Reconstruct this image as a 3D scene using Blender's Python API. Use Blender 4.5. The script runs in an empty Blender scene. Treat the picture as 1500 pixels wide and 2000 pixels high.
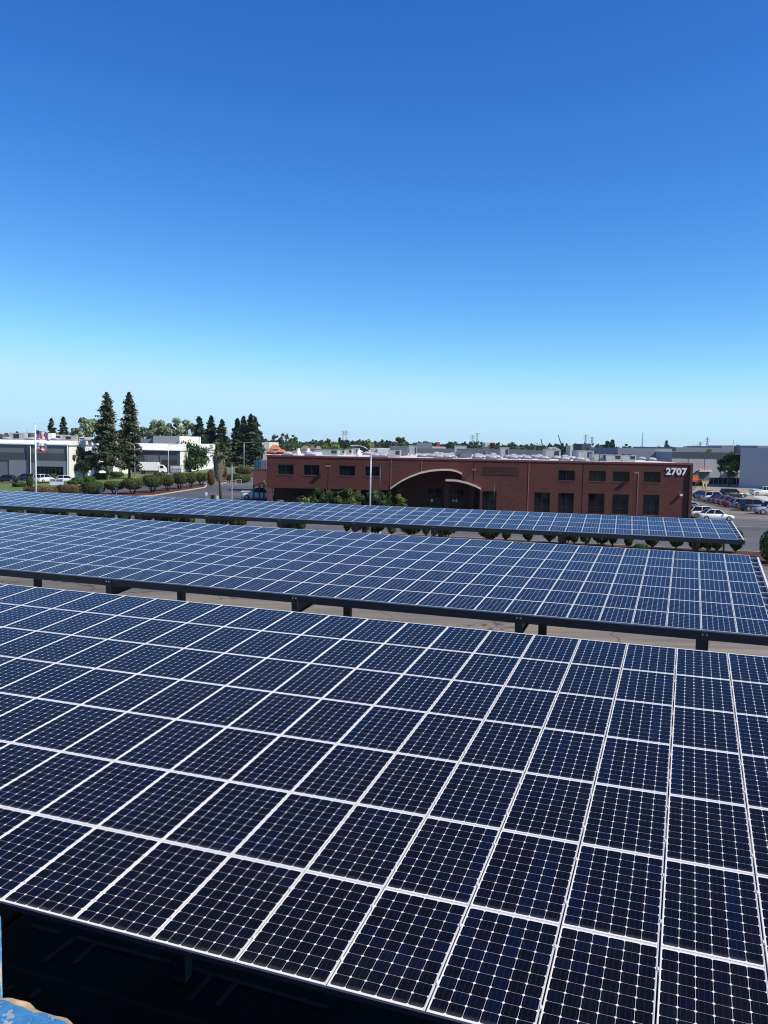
import bpy, math, random
import numpy as np
from mathutils import Vector, Matrix
C = bpy.context.scene.collection
R = math.radians
rng = random.Random(7)
nr = np.random.RandomState(11)

# ------------------------------------------------------------------ camera
EYE = 9.0
FPX, PITCH, ROLL = 1628.2, 0.08153, 0.018928
def cam_axes():
    f = np.array([0, math.cos(PITCH), -math.sin(PITCH)]); r = np.array([1., 0, 0]); d = np.cross(f, r)
    c, s = math.cos(ROLL), math.sin(ROLL)
    return c*r - s*d, s*r + c*d, f
AX, AY, AF = cam_axes()
cd = bpy.data.cameras.new('camera'); cam = bpy.data.objects.new('camera', cd); C.objects.link(cam)
cd.sensor_fit = 'VERTICAL'; cd.sensor_height = 24; cd.lens = 24*FPX/2000
cd.clip_start = 0.05; cd.clip_end = 20000
cam.matrix_world = Matrix(((AX[0], -AY[0], -AF[0], 0), (AX[1], -AY[1], -AF[1], 0), (AX[2], -AY[2], -AF[2], EYE), (0, 0, 0, 1)))
bpy.context.scene.camera = cam
# ------------------------------------------------------------------ light
SUN = Vector((0.96, -0.40, 1.0)).normalized()
SUN_EL = math.asin(SUN.z); SUN_AZ = math.atan2(SUN.x, SUN.y)
w = bpy.data.worlds.new('World'); bpy.context.scene.world = w; w.use_nodes = True
wn = w.node_tree.nodes; bg = wn['Background']
sky = wn.new('ShaderNodeTexSky'); sky.sky_type = 'NISHITA'; sky.sun_disc = False
sky.sun_elevation = SUN_EL; sky.sun_rotation = SUN_AZ
sky.air_density = 0.7; sky.dust_density = 0.0; sky.ozone_density = 3.0; sky.altitude = 0
SKY = 0.13
sepc = wn.new('ShaderNodeSeparateColor'); cmbc = wn.new('ShaderNodeCombineColor'); WL = w.node_tree.links
WL.new(sky.outputs[0], sepc.inputs[0])
for k, (p_, a_, top_) in enumerate(((1.78, 1.80, .53), (1.30, 1.43, .83), (0.86, 1.357, 1.03))):   # the deep clear blue of a dry morning
    m1 = wn.new('ShaderNodeMath'); m1.operation = 'MULTIPLY'; m1.inputs[1].default_value = SKY; WL.new(sepc.outputs[k], m1.inputs[0])
    m2 = wn.new('ShaderNodeMath'); m2.operation = 'POWER'; m2.inputs[1].default_value = p_; WL.new(m1.outputs[0], m2.inputs[0])
    m3 = wn.new('ShaderNodeMath'); m3.operation = 'MULTIPLY'; m3.inputs[1].default_value = a_; WL.new(m2.outputs[0], m3.inputs[0])
    m4 = wn.new('ShaderNodeMath'); m4.operation = 'SMOOTH_MIN'; m4.inputs[1].default_value = top_; m4.inputs[2].default_value = .3; WL.new(m3.outputs[0], m4.inputs[0])
    m5 = wn.new('ShaderNodeMath'); m5.operation = 'MULTIPLY'; m5.inputs[1].default_value = 1/SKY; WL.new(m4.outputs[0], m5.inputs[0])
    WL.new(m5.outputs[0], cmbc.inputs[k])
WL.new(cmbc.outputs[0], bg.inputs[0]); bg.inputs[1].default_value = SKY
sl = bpy.data.lights.new('sun', 'SUN'); sl.energy = 5.0; sl.angle = R(0.53); sl.color = (1, 0.915, 0.77)
so = bpy.data.objects.new('sun', sl); C.objects.link(so); so.rotation_euler = SUN.to_track_quat('Z', 'Y').to_euler()
vs = bpy.context.scene.view_settings
vs.view_transform = 'Standard'; vs.look = 'None'; vs.gamma = 1; vs.exposure = 0.0; vs.use_curve_mapping = False
bpy.context.scene.cycles.max_bounces = 6
bpy.context.scene.cycles.use_denoising = True
bpy.context.scene.cycles.filter_width = 1.1

# ------------------------------------------------------------------ geometry of the view: pixel -> place
def ray(px, py): 
    return AX*(px-750)/FPX + AY*(py-1000)/FPX + AF
def at(px, py, D):
    d = ray(px, py); return Vector(d*(D/d[1])) + Vector((0, 0, EYE))
def G(px, py, z=0.0):
    d = ray(px, py); k = (z-EYE)/d[2]; return Vector((d[0]*k, d[1]*k, z))
def hor(px): return 867 + 0.01893*(px-750)
def gx(px, D): return (px-750)/FPX*D            # x of a picture column at distance D
def zt(px, py, D): return at(px, py, D).z

# ------------------------------------------------------------------ materials
class NT:
    def __init__(s, name):
        s.m = bpy.data.materials.new(name); s.m.use_nodes = True; s.t = s.m.node_tree; s.b = s.t.nodes['Principled BSDF']
    def n(s, typ, **k):
        x = s.t.nodes.new(typ)
        for a, v in k.items():
            setattr(x, a, v)
        return x
    def L(s, a, b): s.t.links.new(a, b)
    def put(s, v, sock):
        if isinstance(v, (int, float)): sock.default_value = v
        elif isinstance(v, tuple): sock.default_value = v if len(v) == 4 else v+(1,)
        else: s.L(v, sock)
    def math(s, op, a, b=0.0, c=None):
        x = s.n('ShaderNodeMath', operation=op); s.put(a, x.inputs[0]); s.put(b, x.inputs[1])
        if c is not None: s.put(c, x.inputs[2])
        return x.outputs[0]
    def noise(s, scale, detail=4, co=None, rough=.55, vec=None):
        x = s.n('ShaderNodeTexNoise'); x.inputs['Scale'].default_value = scale; x.inputs['Detail'].default_value = detail
        x.inputs['Roughness'].default_value = rough
        if vec is not None: s.L(vec, x.inputs['Vector'])
        elif co: s.L(s.co(co), x.inputs['Vector'])
        return x.outputs['Fac']
    def co(s, kind='Object'):
        if kind == 'World': return s.n('ShaderNodeNewGeometry').outputs['Position']
        return s.n('ShaderNodeTexCoord').outputs[kind]
    def mapped(s, kind, scale, rot=(0, 0, 0)):
        m = s.n('ShaderNodeMapping'); s.L(s.co(kind), m.inputs[0]); m.inputs['Scale'].default_value = scale; m.inputs['Rotation'].default_value = rot
        return m.outputs[0]
    def ramp(s, fac, stops):
        x = s.n('ShaderNodeValToRGB'); s.L(fac, x.inputs[0]); e = x.color_ramp.elements
        while len(e) < len(stops): e.new(.5)
        for q, (p, c) in zip(e, stops): q.position = p; q.color = tuple(c)+(1,) if len(c) == 3 else c
        return x.outputs[0]
    def mix(s, f, a, b):
        x = s.n('ShaderNodeMix', data_type='RGBA'); s.put(f, x.inputs[0]); s.put(a, x.inputs[6]); s.put(b, x.inputs[7]); return x.outputs[2]
    def bump(s, h, strength=.3, dist=.02):
        x = s.n('ShaderNodeBump'); x.inputs['Strength'].default_value = strength; x.inputs['Distance'].default_value = dist
        s.L(h, x.inputs['Height']); s.L(x.outputs[0], s.b.inputs['Normal'])
    def set(s, base=None, rough=None, metal=None, spec=None):
        if base is not None: s.put(base, s.b.inputs['Base Color'])
        if rough is not None: s.put(rough, s.b.inputs['Roughness'])
        if metal is not None: s.b.inputs['Metallic'].default_value = metal
        if spec is not None: s.b.inputs['Specular IOR Level'].default_value = spec
        return s.m
def plain(name, col, rough=.6, metal=0, var=.12, scale=3.0, kind='Object', spec=.5):
    t = NT(name); f = t.noise(scale, 4, kind)
    a = tuple(max(0, c*(1-var)) for c in col); b = tuple(min(1, c*(1+var)) for c in col)
    return t.set(t.ramp(f, [(.3, a), (.7, b)]), rough, metal, spec)

M = {}
def mk_asphalt(name, dark, light, tan, s1=.06):
    t = NT(name)
    v = t.mapped('World', (s1*.55, s1*1.6, 1), (0, 0, R(-18)))
    big = t.noise(1.0, 6, vec=v, rough=.62); fine = t.noise(9, 5, 'World', .7)
    v2 = t.mapped('World', (.06, .9, 1), (0, 0, R(-18))); st = t.noise(1.0, 5, vec=v2, rough=.65)
    c = t.ramp(big, [(.38, dark), (.5, light), (.6, tan)])
    c = t.mix(t.math('MULTIPLY', t.ramp(st, [(.50, (0, 0, 0)), (.60, (1, 1, 1))]), .45), c, dark)
    c = t.mix(t.math('MULTIPLY', t.ramp(fine, [(.4, (0, 0, 0)), (.7, (1, 1, 1))]), .22), c, tuple(x*1.6 for x in light))
    vo = t.n('ShaderNodeTexVoronoi', feature='DISTANCE_TO_EDGE'); vo.inputs['Scale'].default_value = .16
    wv = t.n('ShaderNodeVectorMath', operation='ADD'); nn = t.n('ShaderNodeTexNoise'); nn.inputs['Scale'].default_value = .6; nn.inputs['Detail'].default_value = 4
    t.L(t.co('World'), nn.inputs['Vector']); sc = t.n('ShaderNodeVectorMath', operation='SCALE'); sc.inputs['Scale'].default_value = 2.4
    t.L(nn.outputs['Color'], sc.inputs[0]); t.L(t.co('World'), wv.inputs[0]); t.L(sc.outputs[0], wv.inputs[1]); t.L(wv.outputs[0], vo.inputs['Vector'])
    cr = t.math('LESS_THAN', vo.outputs['Distance'], .006)
    c = t.mix(t.math('MULTIPLY', cr, .6), c, (.018, .018, .02))
    t.bump(fine, .25, .01)
    return t.set(c, .92, 0, .2)
M['lot'] = mk_asphalt('lot_asphalt', (.11, .105, .10), (.20, .18, .155), (.29, .245, .19))
M['street'] = mk_asphalt('street_asphalt', (.085, .09, .098), (.12, .122, .128), (.17, .16, .145), .03)
M['sealed'] = plain('shade_blackened_asphalt', (.010, .010, .011), .9, 0, .3, 6, 'World', .2)  # sealed asphalt, set near black so its colour carries the carport's shade
M['line'] = plain('road_paint', (.55, .55, .54), .8, 0, .25, 4, 'World')
M['line_dim'] = plain('dim_road_paint', (.032, .034, .036), .9, 0, .5, 5, 'World')  # dark grey markings, much dimmer than the other road paint
M['kerb'] = plain('concrete_kerb', (.5, .42, .36), .85, 0, .12, 2, 'World')
M['walk'] = plain('concrete_walk', (.58, .56, .52), .85, 0, .12, 1, 'World')
def mk_soil(n, a, b, c, s=.5):
    t = NT(n); f = t.noise(s, 6, 'World', .7); g = t.noise(s*14, 4, 'World', .7)
    col = t.mix(.35, t.ramp(f, [(.3, a), (.5, b), (.68, c)]), t.ramp(g, [(.3, a), (.7, c)])); t.bump(g, .5, .05); return t.set(col, .95, 0, .1)
M['mulch'] = mk_soil('bark_mulch', (.05, .025, .018), (.10, .045, .032), (.17, .085, .06), 1.0)
M['dirt'] = mk_soil('dry_dirt', (.24, .18, .12), (.36, .29, .2), (.45, .38, .28), .3)
M['lawn'] = mk_soil('lawn_grass', (.06, .12, .02), (.12, .19, .05), (.2, .24, .09), .25)
M['plain'] = mk_soil('valley_floor', (.06, .085, .04), (.14, .15, .09), (.24, .21, .15), .02)
def mk_brick(name='red_brick', k=1.0):
    t = NT(name)
    mp = t.n('ShaderNodeTexCoord').outputs['UV']
    b = t.n('ShaderNodeTexBrick'); t.L(mp, b.inputs['Vector'])
    b.inputs['Scale'].default_value = 1; b.inputs['Brick Width'].default_value = .4; b.inputs['Row Height'].default_value = .2
    b.inputs['Mortar Size'].default_value = .012; b.inputs['Mortar Smooth'].default_value = .2
    b.inputs['Color1'].default_value = (.115*k, .039*k, .034*k, 1); b.inputs['Color2'].default_value = (.092*k, .029*k, .025*k, 1); b.inputs['Mortar'].default_value = (.07*k, .034*k, .032*k, 1)
    mm = t.n('ShaderNodeMapping'); t.L(mp, mm.inputs[0]); mm.inputs['Scale'].default_value = (.25, .6, 1)
    f = t.noise(1.0, 6, vec=mm.outputs[0], rough=.65)
    c = t.mix(t.math('MULTIPLY', t.ramp(f, [(.35, (0, 0, 0)), (.7, (1, 1, 1))]), .55), b.outputs['Color'], (.150*k, .053*k, .040*k))
    t.bump(b.outputs['Fac'], -.5, .01)
    return t.set(c, .85, 0, .25)
M['brick'] = mk_brick()
M['brick_light'] = mk_brick('pale_brick_pier', 1.9)
M['cap'] = plain('red_metal_cap', (.20, .04, .036), .55)
M['roofwhite'] = plain('white_roof_membrane', (.72, .69, .66), .75, 0, .14, .35, 'World')
M['white'] = plain('white_paint', (.86, .85, .82), .5)
M['cream'] = plain('cream_plaster', (.68, .64, .55), .85)
M['concrete'] = plain('pale_concrete_wall', (.44, .44, .43), .85, 0, .1, .3)
M['greywall'] = plain('blue_grey_wall', (.25, .265, .295), .85, 0, .06, .2)
M['darkgrey'] = plain('dark_grey_wall', (.065, .075, .09), .8, 0, .08, .3)
M['midgrey'] = plain('mid_grey_wall', (.15, .165, .185), .8, 0, .08, .3)
M['lightgrey'] = plain('light_grey_panel', (.22, .24, .27), .7, 0, .06, .3)
M['unit'] = plain('painted_sheet_metal', (.42, .42, .4), .5, .1, .18, 1.2)
M['unitgreen'] = plain('faded_green_sheet_metal', (.3, .42, .36), .5, .1, .15, 1.2)
M['grille'] = plain('dark_grille', (.03, .03, .033), .6)
M['steel'] = plain('dark_painted_steel', (.032, .034, .038), .45, .2, .12, 2)
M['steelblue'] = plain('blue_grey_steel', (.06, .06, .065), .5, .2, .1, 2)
M['alu'] = plain('anodised_aluminium', (.78, .77, .73), .5, .1, .04, 6)
M['galv'] = plain('galvanised_steel', (.6, .61, .62), .45, .4, .1, 5)
M['black'] = plain('black_metal', (.018, .018, .02), .45)
M['dome'] = plain('acrylic_skylight', (.42, .43, .43), .3, 0, .08, 1)
M['terracotta'] = plain('terracotta_tiles', (.55, .2, .09), .85, 0, .2, .6)
M['redroof'] = plain('red_painted_wall', (.42, .09, .06), .8)
M['brownroof'] = plain('brown_shingles', (.2, .16, .13), .9, 0, .2, .5)
M['greyroof'] = plain('grey_shingles', (.26, .26, .26), .9, 0, .2, .5)
M['bark'] = plain('bark', (.09, .065, .045), .95, 0, .35, 6)
M['barkpale'] = plain('pale_bark', (.3, .26, .2), .95, 0, .3, 6)
M['skirt'] = plain('dead_palm_fronds', (.24, .19, .14), .95, 0, .45, 5)
M['orange'] = plain('orange_paint', (.72, .16, .05), .4)
M['yellow'] = plain('yellow_paint', (.75, .55, .1), .5)
M['gold'] = plain('dull_bronze_letters', (.06, .042, .03), .6)
M['signblue'] = plain('blue_sign_face', (.03, .1, .35), .5)
M['signink'] = plain('dark_blue_sign_ink', (.02, .05, .2), .5)
M['rubber'] = plain('tyre_rubber', (.015, .015, .016), .85)
M['rim'] = plain('alloy_rim', (.45, .46, .47), .3, .6)
M['redlamp'] = plain('red_tail_lamp', (.35, .01, .01), .2)
M['lamp'] = plain('headlamp_lens', (.7, .72, .75), .12)
def mk_glass(name, col, rough=.06, spec=.6):
    t = NT(name); f = t.noise(.35, 3, 'Object')
    return t.set(t.ramp(f, [(.35, col), (.65, tuple(c*2.2 for c in col))]), rough, 0, spec)
M['glass'] = mk_glass('dark_window_glass', (.004, .006, .008), .06, .4)
M['carglass'] = mk_glass('car_glass', (.006, .007, .008), .08, .35)
def paint(name, col):
    t = NT(name); t.b.inputs['Coat Weight'].default_value = .8; t.b.inputs['Coat Roughness'].default_value = .05
    f = t.noise(2, 3, 'Object'); return t.set(t.ramp(f, [(.3, tuple(c*.93 for c in col)), (.7, col)]), .35)
PAINT = {k: paint('car_paint_'+k, v) for k, v in dict(white=(.78, .78, .77), black=(.012, .013, .016), red=(.28, .02, .025), silver=(.42, .44, .47), navy=(.015, .025, .07), grey=(.12, .13, .15), blue=(.1, .16, .27)).items()}
def foliage(name, a, b, c, scale=.9, sub=.0):
    t = NT(name)
    oi = t.n('ShaderNodeObjectInfo').outputs['Random']
    f = t.noise(scale, 4, 'World', .65)
    at_ = t.n('ShaderNodeAttribute', attribute_name='tint').outputs['Fac']
    k = t.math('ADD', t.math('MULTIPLY', f, .55), t.math('MULTIPLY', at_, .5)); k = t.math('ADD', k, t.math('MULTIPLY', t.math('SUBTRACT', oi, .5), .08))
    col = t.ramp(k, [(.28, a), (.52, b), (.78, c)])
    tr = t.n('ShaderNodeBsdfTranslucent'); t.L(col, tr.inputs[0]); mx = t.n('ShaderNodeMixShader'); mx.inputs[0].default_value = .22
    t.set(col, .65, 0, .25)
    out = t.t.nodes['Material Output']; t.L(t.b.outputs[0], mx.inputs[1]); t.L(tr.outputs[0], mx.inputs[2]); t.L(mx.outputs[0], out.inputs[0])
    return t.m
LF = dict(
    redwood=foliage('redwood_needles', (.045, .065, .035), (.08, .10, .055), (.17, .175, .10), .5),
    conifer=foliage('dark_conifer_needles', (.016, .042, .024), (.036, .075, .04), (.085, .125, .065), .5),
    dark=foliage('dark_green_leaves', (.016, .045, .014), (.035, .085, .024), (.08, .14, .04), .6),
    green=foliage('green_leaves', (.03, .07, .015), (.065, .125, .03), (.14, .2, .06), .8),
    pale=foliage('pale_green_leaves', (.10, .15, .08), (.2, .26, .14), (.4, .45, .28), .4),
    yellow=foliage('yellow_green_leaves', (.08, .13, .015), (.18, .24, .035), (.36, .4, .08), .8),
    olive=foliage('olive_hedge_leaves', (.035, .06, .015), (.08, .105, .028), (.16, .155, .05), .9),
    brownhedge=foliage('reddish_brown_hedge_leaves', (.08, .065, .02), (.17, .115, .05), (.27, .17, .08), .9),
    grey=foliage('grey_green_leaves', (.045, .06, .04), (.085, .105, .068), (.15, .17, .11), .6),
    farwood=foliage('distant_tree_leaves', (.03, .06, .03), (.055, .09, .045), (.1, .13, .07), .05),
    palm=foliage('palm_fronds', (.03, .06, .015), (.09, .12, .03), (.2, .21, .07), 1.2))

def mk_panel():
    t = NT('solar_cells')
    uv = t.n('ShaderNodeUVMap').outputs[0]; sp = t.n('ShaderNodeSeparateXYZ'); t.L(uv, sp.inputs[0]); U, V = sp.outputs[0], sp.outputs[1]
    fu = t.math('ABSOLUTE', t.math('SUBTRACT', t.math('FRACT', U), .5)); fv = t.math('ABSOLUTE', t.math('SUBTRACT', t.math('FRACT', V), .5))
    gap = t.math('MULTIPLY', t.math('MAXIMUM', t.math('GREATER_THAN', fu, .4892), t.math('GREATER_THAN', fv, .4940)), .8)
    cut = t.math('GREATER_THAN', t.math('ADD', fu, fv), .888)
    outu = t.math('GREATER_THAN', t.math('ABSOLUTE', t.math('SUBTRACT', U, 3)), 3.0); outv = t.math('GREATER_THAN', t.math('ABSOLUTE', t.math('SUBTRACT', V, 5)), 5.0)
    wht = t.math('MINIMUM', t.math('ADD', t.math('ADD', gap, cut), t.math('ADD', outu, outv)), 1.0)
    bus = t.math('LESS_THAN', t.math('ABSOLUTE', t.math('SUBTRACT', t.math('FRACT', t.math('ADD', t.math('MULTIPLY', U, 3), 0.0)), .5)), .025)
    cx = t.n('ShaderNodeCombineXYZ'); t.L(t.math('FLOOR', U), cx.inputs[0]); t.L(t.math('FLOOR', V), cx.inputs[1]); t.L(t.n('ShaderNodeObjectInfo').outputs['Random'], cx.inputs[2])
    wnz = t.n('ShaderNodeTexWhiteNoise', noise_dimensions='3D'); t.L(cx.outputs[0], wnz.inputs['Vector'])
    pn = t.noise(.55, 4, 'World', .6)
    k = t.math('ADD', t.math('MULTIPLY', wnz.outputs['Value'], .35), t.math('MULTIPLY', pn, .75))
    cell = t.ramp(k, [(.25, (.005, .004, .004)), (.6, (.004, .004, .006)), (.86, (.004, .007, .020))])
    cy_ = t.n('ShaderNodeCombineXYZ'); t.L(t.math('FLOOR', U), cy_.inputs[0]); t.L(t.n('ShaderNodeObjectInfo').outputs['Random'], cy_.inputs[1])
    wn2 = t.n('ShaderNodeTexWhiteNoise', noise_dimensions='3D'); t.L(cy_.outputs[0], wn2.inputs['Vector'])     # some strings of cells are bluer
    cell = t.mix(t.math('MULTIPLY', t.math('GREATER_THAN', wn2.outputs['Value'], .93), .35), cell, (.003, .009, .034))
    cell = t.mix(t.math('MULTIPLY', bus, .22), cell, (.09, .10, .13))
    dn = t.noise(7, 5, 'World', .7)
    edge = t.math('MULTIPLY', t.math('SUBTRACT', 1.0, t.math('MINIMUM', t.math('MULTIPLY', t.math('ABSOLUTE', V), 2.6), 1.0)), t.math('ADD', dn, -.1))
    film = t.math('MULTIPLY', t.math('MAXIMUM', t.math('SUBTRACT', t.noise(1.3, 6, 'World', .75), .5), 0.0), .06)
    cell = t.mix(t.math('MINIMUM', t.math('ADD', t.math('MULTIPLY', edge, .38), film), 1.0), cell, (.33, .32, .28))
    col = t.mix(wht, cell, (.85, .83, .77))
    t.b.inputs['IOR'].default_value = 1.25
    return t.set(col, .12, 0, .5)
M['cells'] = mk_panel()

# ------------------------------------------------------------------ mesh building
class MB:
    def __init__(s): s.v = []; s.f = []; s.m = []; s.uv = {}
    def quad(s, *p, m=0, uv=None):
        i = len(s.v); s.v += [tuple(q) for q in p]; s.f.append(tuple(range(i, i+len(p)))); s.m.append(m)
        if uv is not None: s.uv[len(s.f)-1] = uv
        return s
    def box(s, c, d, ax=None, m=0):
        ax = ax or (Vector((1, 0, 0)), Vector((0, 1, 0)), Vector((0, 0, 1))); c = Vector(c)
        x, y, z = (Vector(a)*k/2 for a, k in zip(ax, d)); i = len(s.v)
        for a, b, e in ((-1, -1, -1), (1, -1, -1), (1, 1, -1), (-1, 1, -1), (-1, -1, 1), (1, -1, 1), (1, 1, 1), (-1, 1, 1)): s.v.append(tuple(c+x*a+y*b+z*e))
        for f in ((0, 3, 2, 1), (4, 5, 6, 7), (0, 1, 5, 4), (1, 2, 6, 5), (2, 3, 7, 6), (3, 0, 4, 7)): s.f.append(tuple(i+k for k in f)); s.m.append(m)
        return s
    def span(s, p0, p1, m=0):   # axis box by corners
        p0, p1 = Vector(p0), Vector(p1); return s.box((p0+p1)/2, tuple(abs(a) for a in (p1-p0)), m=m)
    def prism(s, pts, off, m=0):
        n = len(pts); i = len(s.v); off = Vector(off); s.v += [tuple(Vector(p)) for p in pts]+[tuple(Vector(p)+off) for p in pts]
        s.f.append(tuple(range(i+n-1, i-1, -1))); s.m.append(m); s.f.append(tuple(range(i+n, i+2*n))); s.m.append(m)
        for k in range(n): l = (k+1) % n; s.f.append((i+k, i+l, i+n+l, i+n+k)); s.m.append(m)
        return s
    def tube(s, pts, rad, n=8, m=0, cap=True):
        pts = [Vector(p) for p in pts]; rad = rad if isinstance(rad, (list, tuple)) else [rad]*len(pts); i = len(s.v)
        for k, p in enumerate(pts):
            d = (pts[min(k+1, len(pts)-1)]-pts[max(k-1, 0)]).normalized(); a = d.orthogonal().normalized() if abs(d.z) < .95 else Vector((1, 0, 0)); a = (a-d*a.dot(d)).normalized(); b = d.cross(a)
            for j in range(n): t = 2*math.pi*j/n; s.v.append(tuple(p+(a*math.cos(t)+b*math.sin(t))*rad[k]))
        for k in range(len(pts)-1):
            for j in range(n): l = (j+1) % n; s.f.append((i+k*n+j, i+k*n+l, i+(k+1)*n+l, i+(k+1)*n+j)); s.m.append(m)
        if cap:
            s.f.append(tuple(i+j for j in range(n-1, -1, -1))); s.m.append(m); e = i+(len(pts)-1)*n; s.f.append(tuple(e+j for j in range(n))); s.m.append(m)
        return s
    def loft(s, rings, m=0, cap=True, closed=True):
        i = len(s.v); n = len(rings[0])
        for r in rings: s.v += [tuple(p) for p in r]
        for k in range(len(rings)-1):
            for j in range(n if closed else n-1): l = (j+1) % n; s.f.append((i+k*n+j, i+k*n+l, i+(k+1)*n+l, i+(k+1)*n+j)); s.m.append(m)
        if cap: s.f.append(tuple(i+j for j in range(n-1, -1, -1))); s.m.append(m); e = i+(len(rings)-1)*n; s.f.append(tuple(e+j for j in range(n))); s.m.append(m)
        return s
    def mesh(s, name, mats, smooth=False):
        me = bpy.data.meshes.new(name); me.from_pydata(s.v, [], s.f); me.update()
        for q in (mats if isinstance(mats, (list, tuple)) else [mats]): me.materials.append(M[q] if isinstance(q, str) else q)
        me.polygons.foreach_set('material_index', s.m)
        if s.uv:
            ul = me.uv_layers.new(name='UVMap')
            for fi, uv in s.uv.items():
                for li, c in zip(me.polygons[fi].loop_indices, uv): ul.data[li].uv = c
        if smooth: me.polygons.foreach_set('use_smooth', [True]*len(s.f))
        return me
    def build(s, name, mats, parent=None, smooth=False):
        return link(name, s.mesh(name, mats, smooth), parent)
def link(name, data, parent=None):
    o = bpy.data.objects.new(name, data); C.objects.link(o)
    if parent is not None: o.parent = parent; o.matrix_parent_inverse = Matrix.Identity(4)
    return o
def tag(o, label=None, cat=None, group=None, kind=None):
    if label: o['label'] = label
    if cat: o['category'] = cat
    if group: o['group'] = group
    if kind: o['kind'] = kind
    return o
def thing(name, loc, label, cat, group=None, rz=0):
    o = bpy.data.objects.new(name, None); C.objects.link(o); o.location = loc; o.rotation_euler = (0, 0, rz); return tag(o, label, cat, group)
def copy_tree(o, parent=None):
    c = o.copy(); C.objects.link(c); c.parent = parent
    for ch in list(o.children): copy_tree(ch, c)
    return c
def sheet(name, pts, z, mat, kind='structure', label=None):
    b = MB(); b.quad(*[(p[0], p[1], z) for p in pts]); o = b.build(name, mat)
    # face upwards
    if o.data.polygons[0].normal.z < 0: o.data.flip_normals()
    return tag(o, kind=kind)

# leaf clouds ------------------------------------------------------------
def leaf_mesh(P, size, mat, name='crown', stretch=1.0, N=None, jitter=1.0, tint=None):
    P = np.asarray(P, float); n = len(P)
    if N is None: N = nr.normal(size=(n, 3))
    else: N = np.asarray(N, float)+nr.normal(size=(n, 3))*jitter
    N /= np.linalg.norm(N, axis=1)[:, None]+1e-9
    A = np.cross(N, nr.normal(size=(n, 3))); A /= np.linalg.norm(A, axis=1)[:, None]+1e-9; B = np.cross(N, A)
    sz = (size*(.6+.8*nr.rand(n)))[:, None] if np.isscalar(size) else np.asarray(size)[:, None]
    A = A*sz*.5*stretch; B = B*sz*.5
    V = np.stack([P-A, P-B*.9+A*.1, P+A, P+B*.9-A*.1], 1).reshape(-1, 3)
    me = bpy.data.meshes.new(name); me.vertices.add(4*n); me.vertices.foreach_set('co', V.ravel())
    me.loops.add(4*n); me.loops.foreach_set('vertex_index', np.arange(4*n)); me.polygons.add(n)
    me.polygons.foreach_set('loop_start', np.arange(0, 4*n, 4)); me.polygons.foreach_set('loop_total', np.full(n, 4))
    me.update(); t = me.attributes.new('tint', 'FLOAT', 'POINT')
    tv = nr.rand(n) if tint is None else np.clip(tint+.25*(nr.rand(n)-.5), 0, 1)
    t.data.foreach_set('value', np.repeat(tv, 4)); me.materials.append(mat); me.validate(); return me
def clump_pts(n, rx, ry, rz, clumps, cr, zc, flat=1.0, shell=.55):
    """points in leaf clumps spread over an uneven ellipsoid"""
    cs = []; tv = []
    for _ in range(clumps):
        d = nr.normal(size=3); d /= np.linalg.norm(d); r = shell+(1-shell)*nr.rand()**.7
        cs.append(d*r*np.array([rx, ry, rz])*(.82+.3*nr.rand()))
    cs = np.array(cs); k = nr.randint(0, clumps, n); d = nr.normal(size=(n, 3)); d /= np.linalg.norm(d, axis=1)[:, None]
    rr = cr*(.45+.75*nr.rand(clumps))[k]; P = cs[k]+d*(rr*nr.rand(n)**.45)[:, None]*np.array([1, 1, flat]); P[:, 2] += zc
    ct = nr.rand(clumps)[k]; return P, ct, d
def branches(b, h0, zc, rx, rz, tr, n=6, m=0):
    b.tube([(0, 0, -.1), (.02, .03, h0*.6), (0, 0, h0)], [tr*1.25, tr, tr*.85], 7, m)
    for k in range(n):
        a = 2*math.pi*(k+rng.random()*.6)/n; q = rng.uniform(.45, .8)
        b.tube([(0, 0, h0*.85), (math.cos(a)*rx*q*.45, math.sin(a)*rx*q*.45, h0+(zc-h0)*.5), (math.cos(a)*rx*q, math.sin(a)*rx*q, zc+rz*rng.uniform(-.2, .5))], [tr*.6, tr*.4, tr*.15], 5, m)
def round_tree(name, loc, h, rx, mat, label, cat, group=None, n=1600, leaf=.3, trunk_h=None, trunk_r=.14, clumps=30, multi=False, cr=None, rzk=1.0, bark='bark', stretch=1.2):
    t = thing(name, loc, label, cat, group); th = trunk_h if trunk_h is not None else h*.25
    rz = (h-th)/2*rzk; zc = h-rz*.92
    b = MB()
    if multi:
        for k in range(5):
            a = 2*math.pi*k/5+rng.random(); r0 = .12*rx; r1 = .6*rx
            b.tube([(math.cos(a)*r0, math.sin(a)*r0, -.1), (math.cos(a)*(r0+r1)/2, math.sin(a)*(r0+r1)/2, th*.7), (math.cos(a)*r1, math.sin(a)*r1, zc)], [trunk_r, trunk_r*.8, trunk_r*.4], 6)
    else: branches(b, th, zc, rx, rz, trunk_r)
    b.build('trunk', bark, t, True)
    P, ct, d = clump_pts(n, rx, rx, rz, clumps, cr or rx*.36, zc, .8)
    link('crown', leaf_mesh(P, leaf, LF[mat], stretch=stretch, N=d, jitter=.8, tint=ct), t); return t
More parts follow.
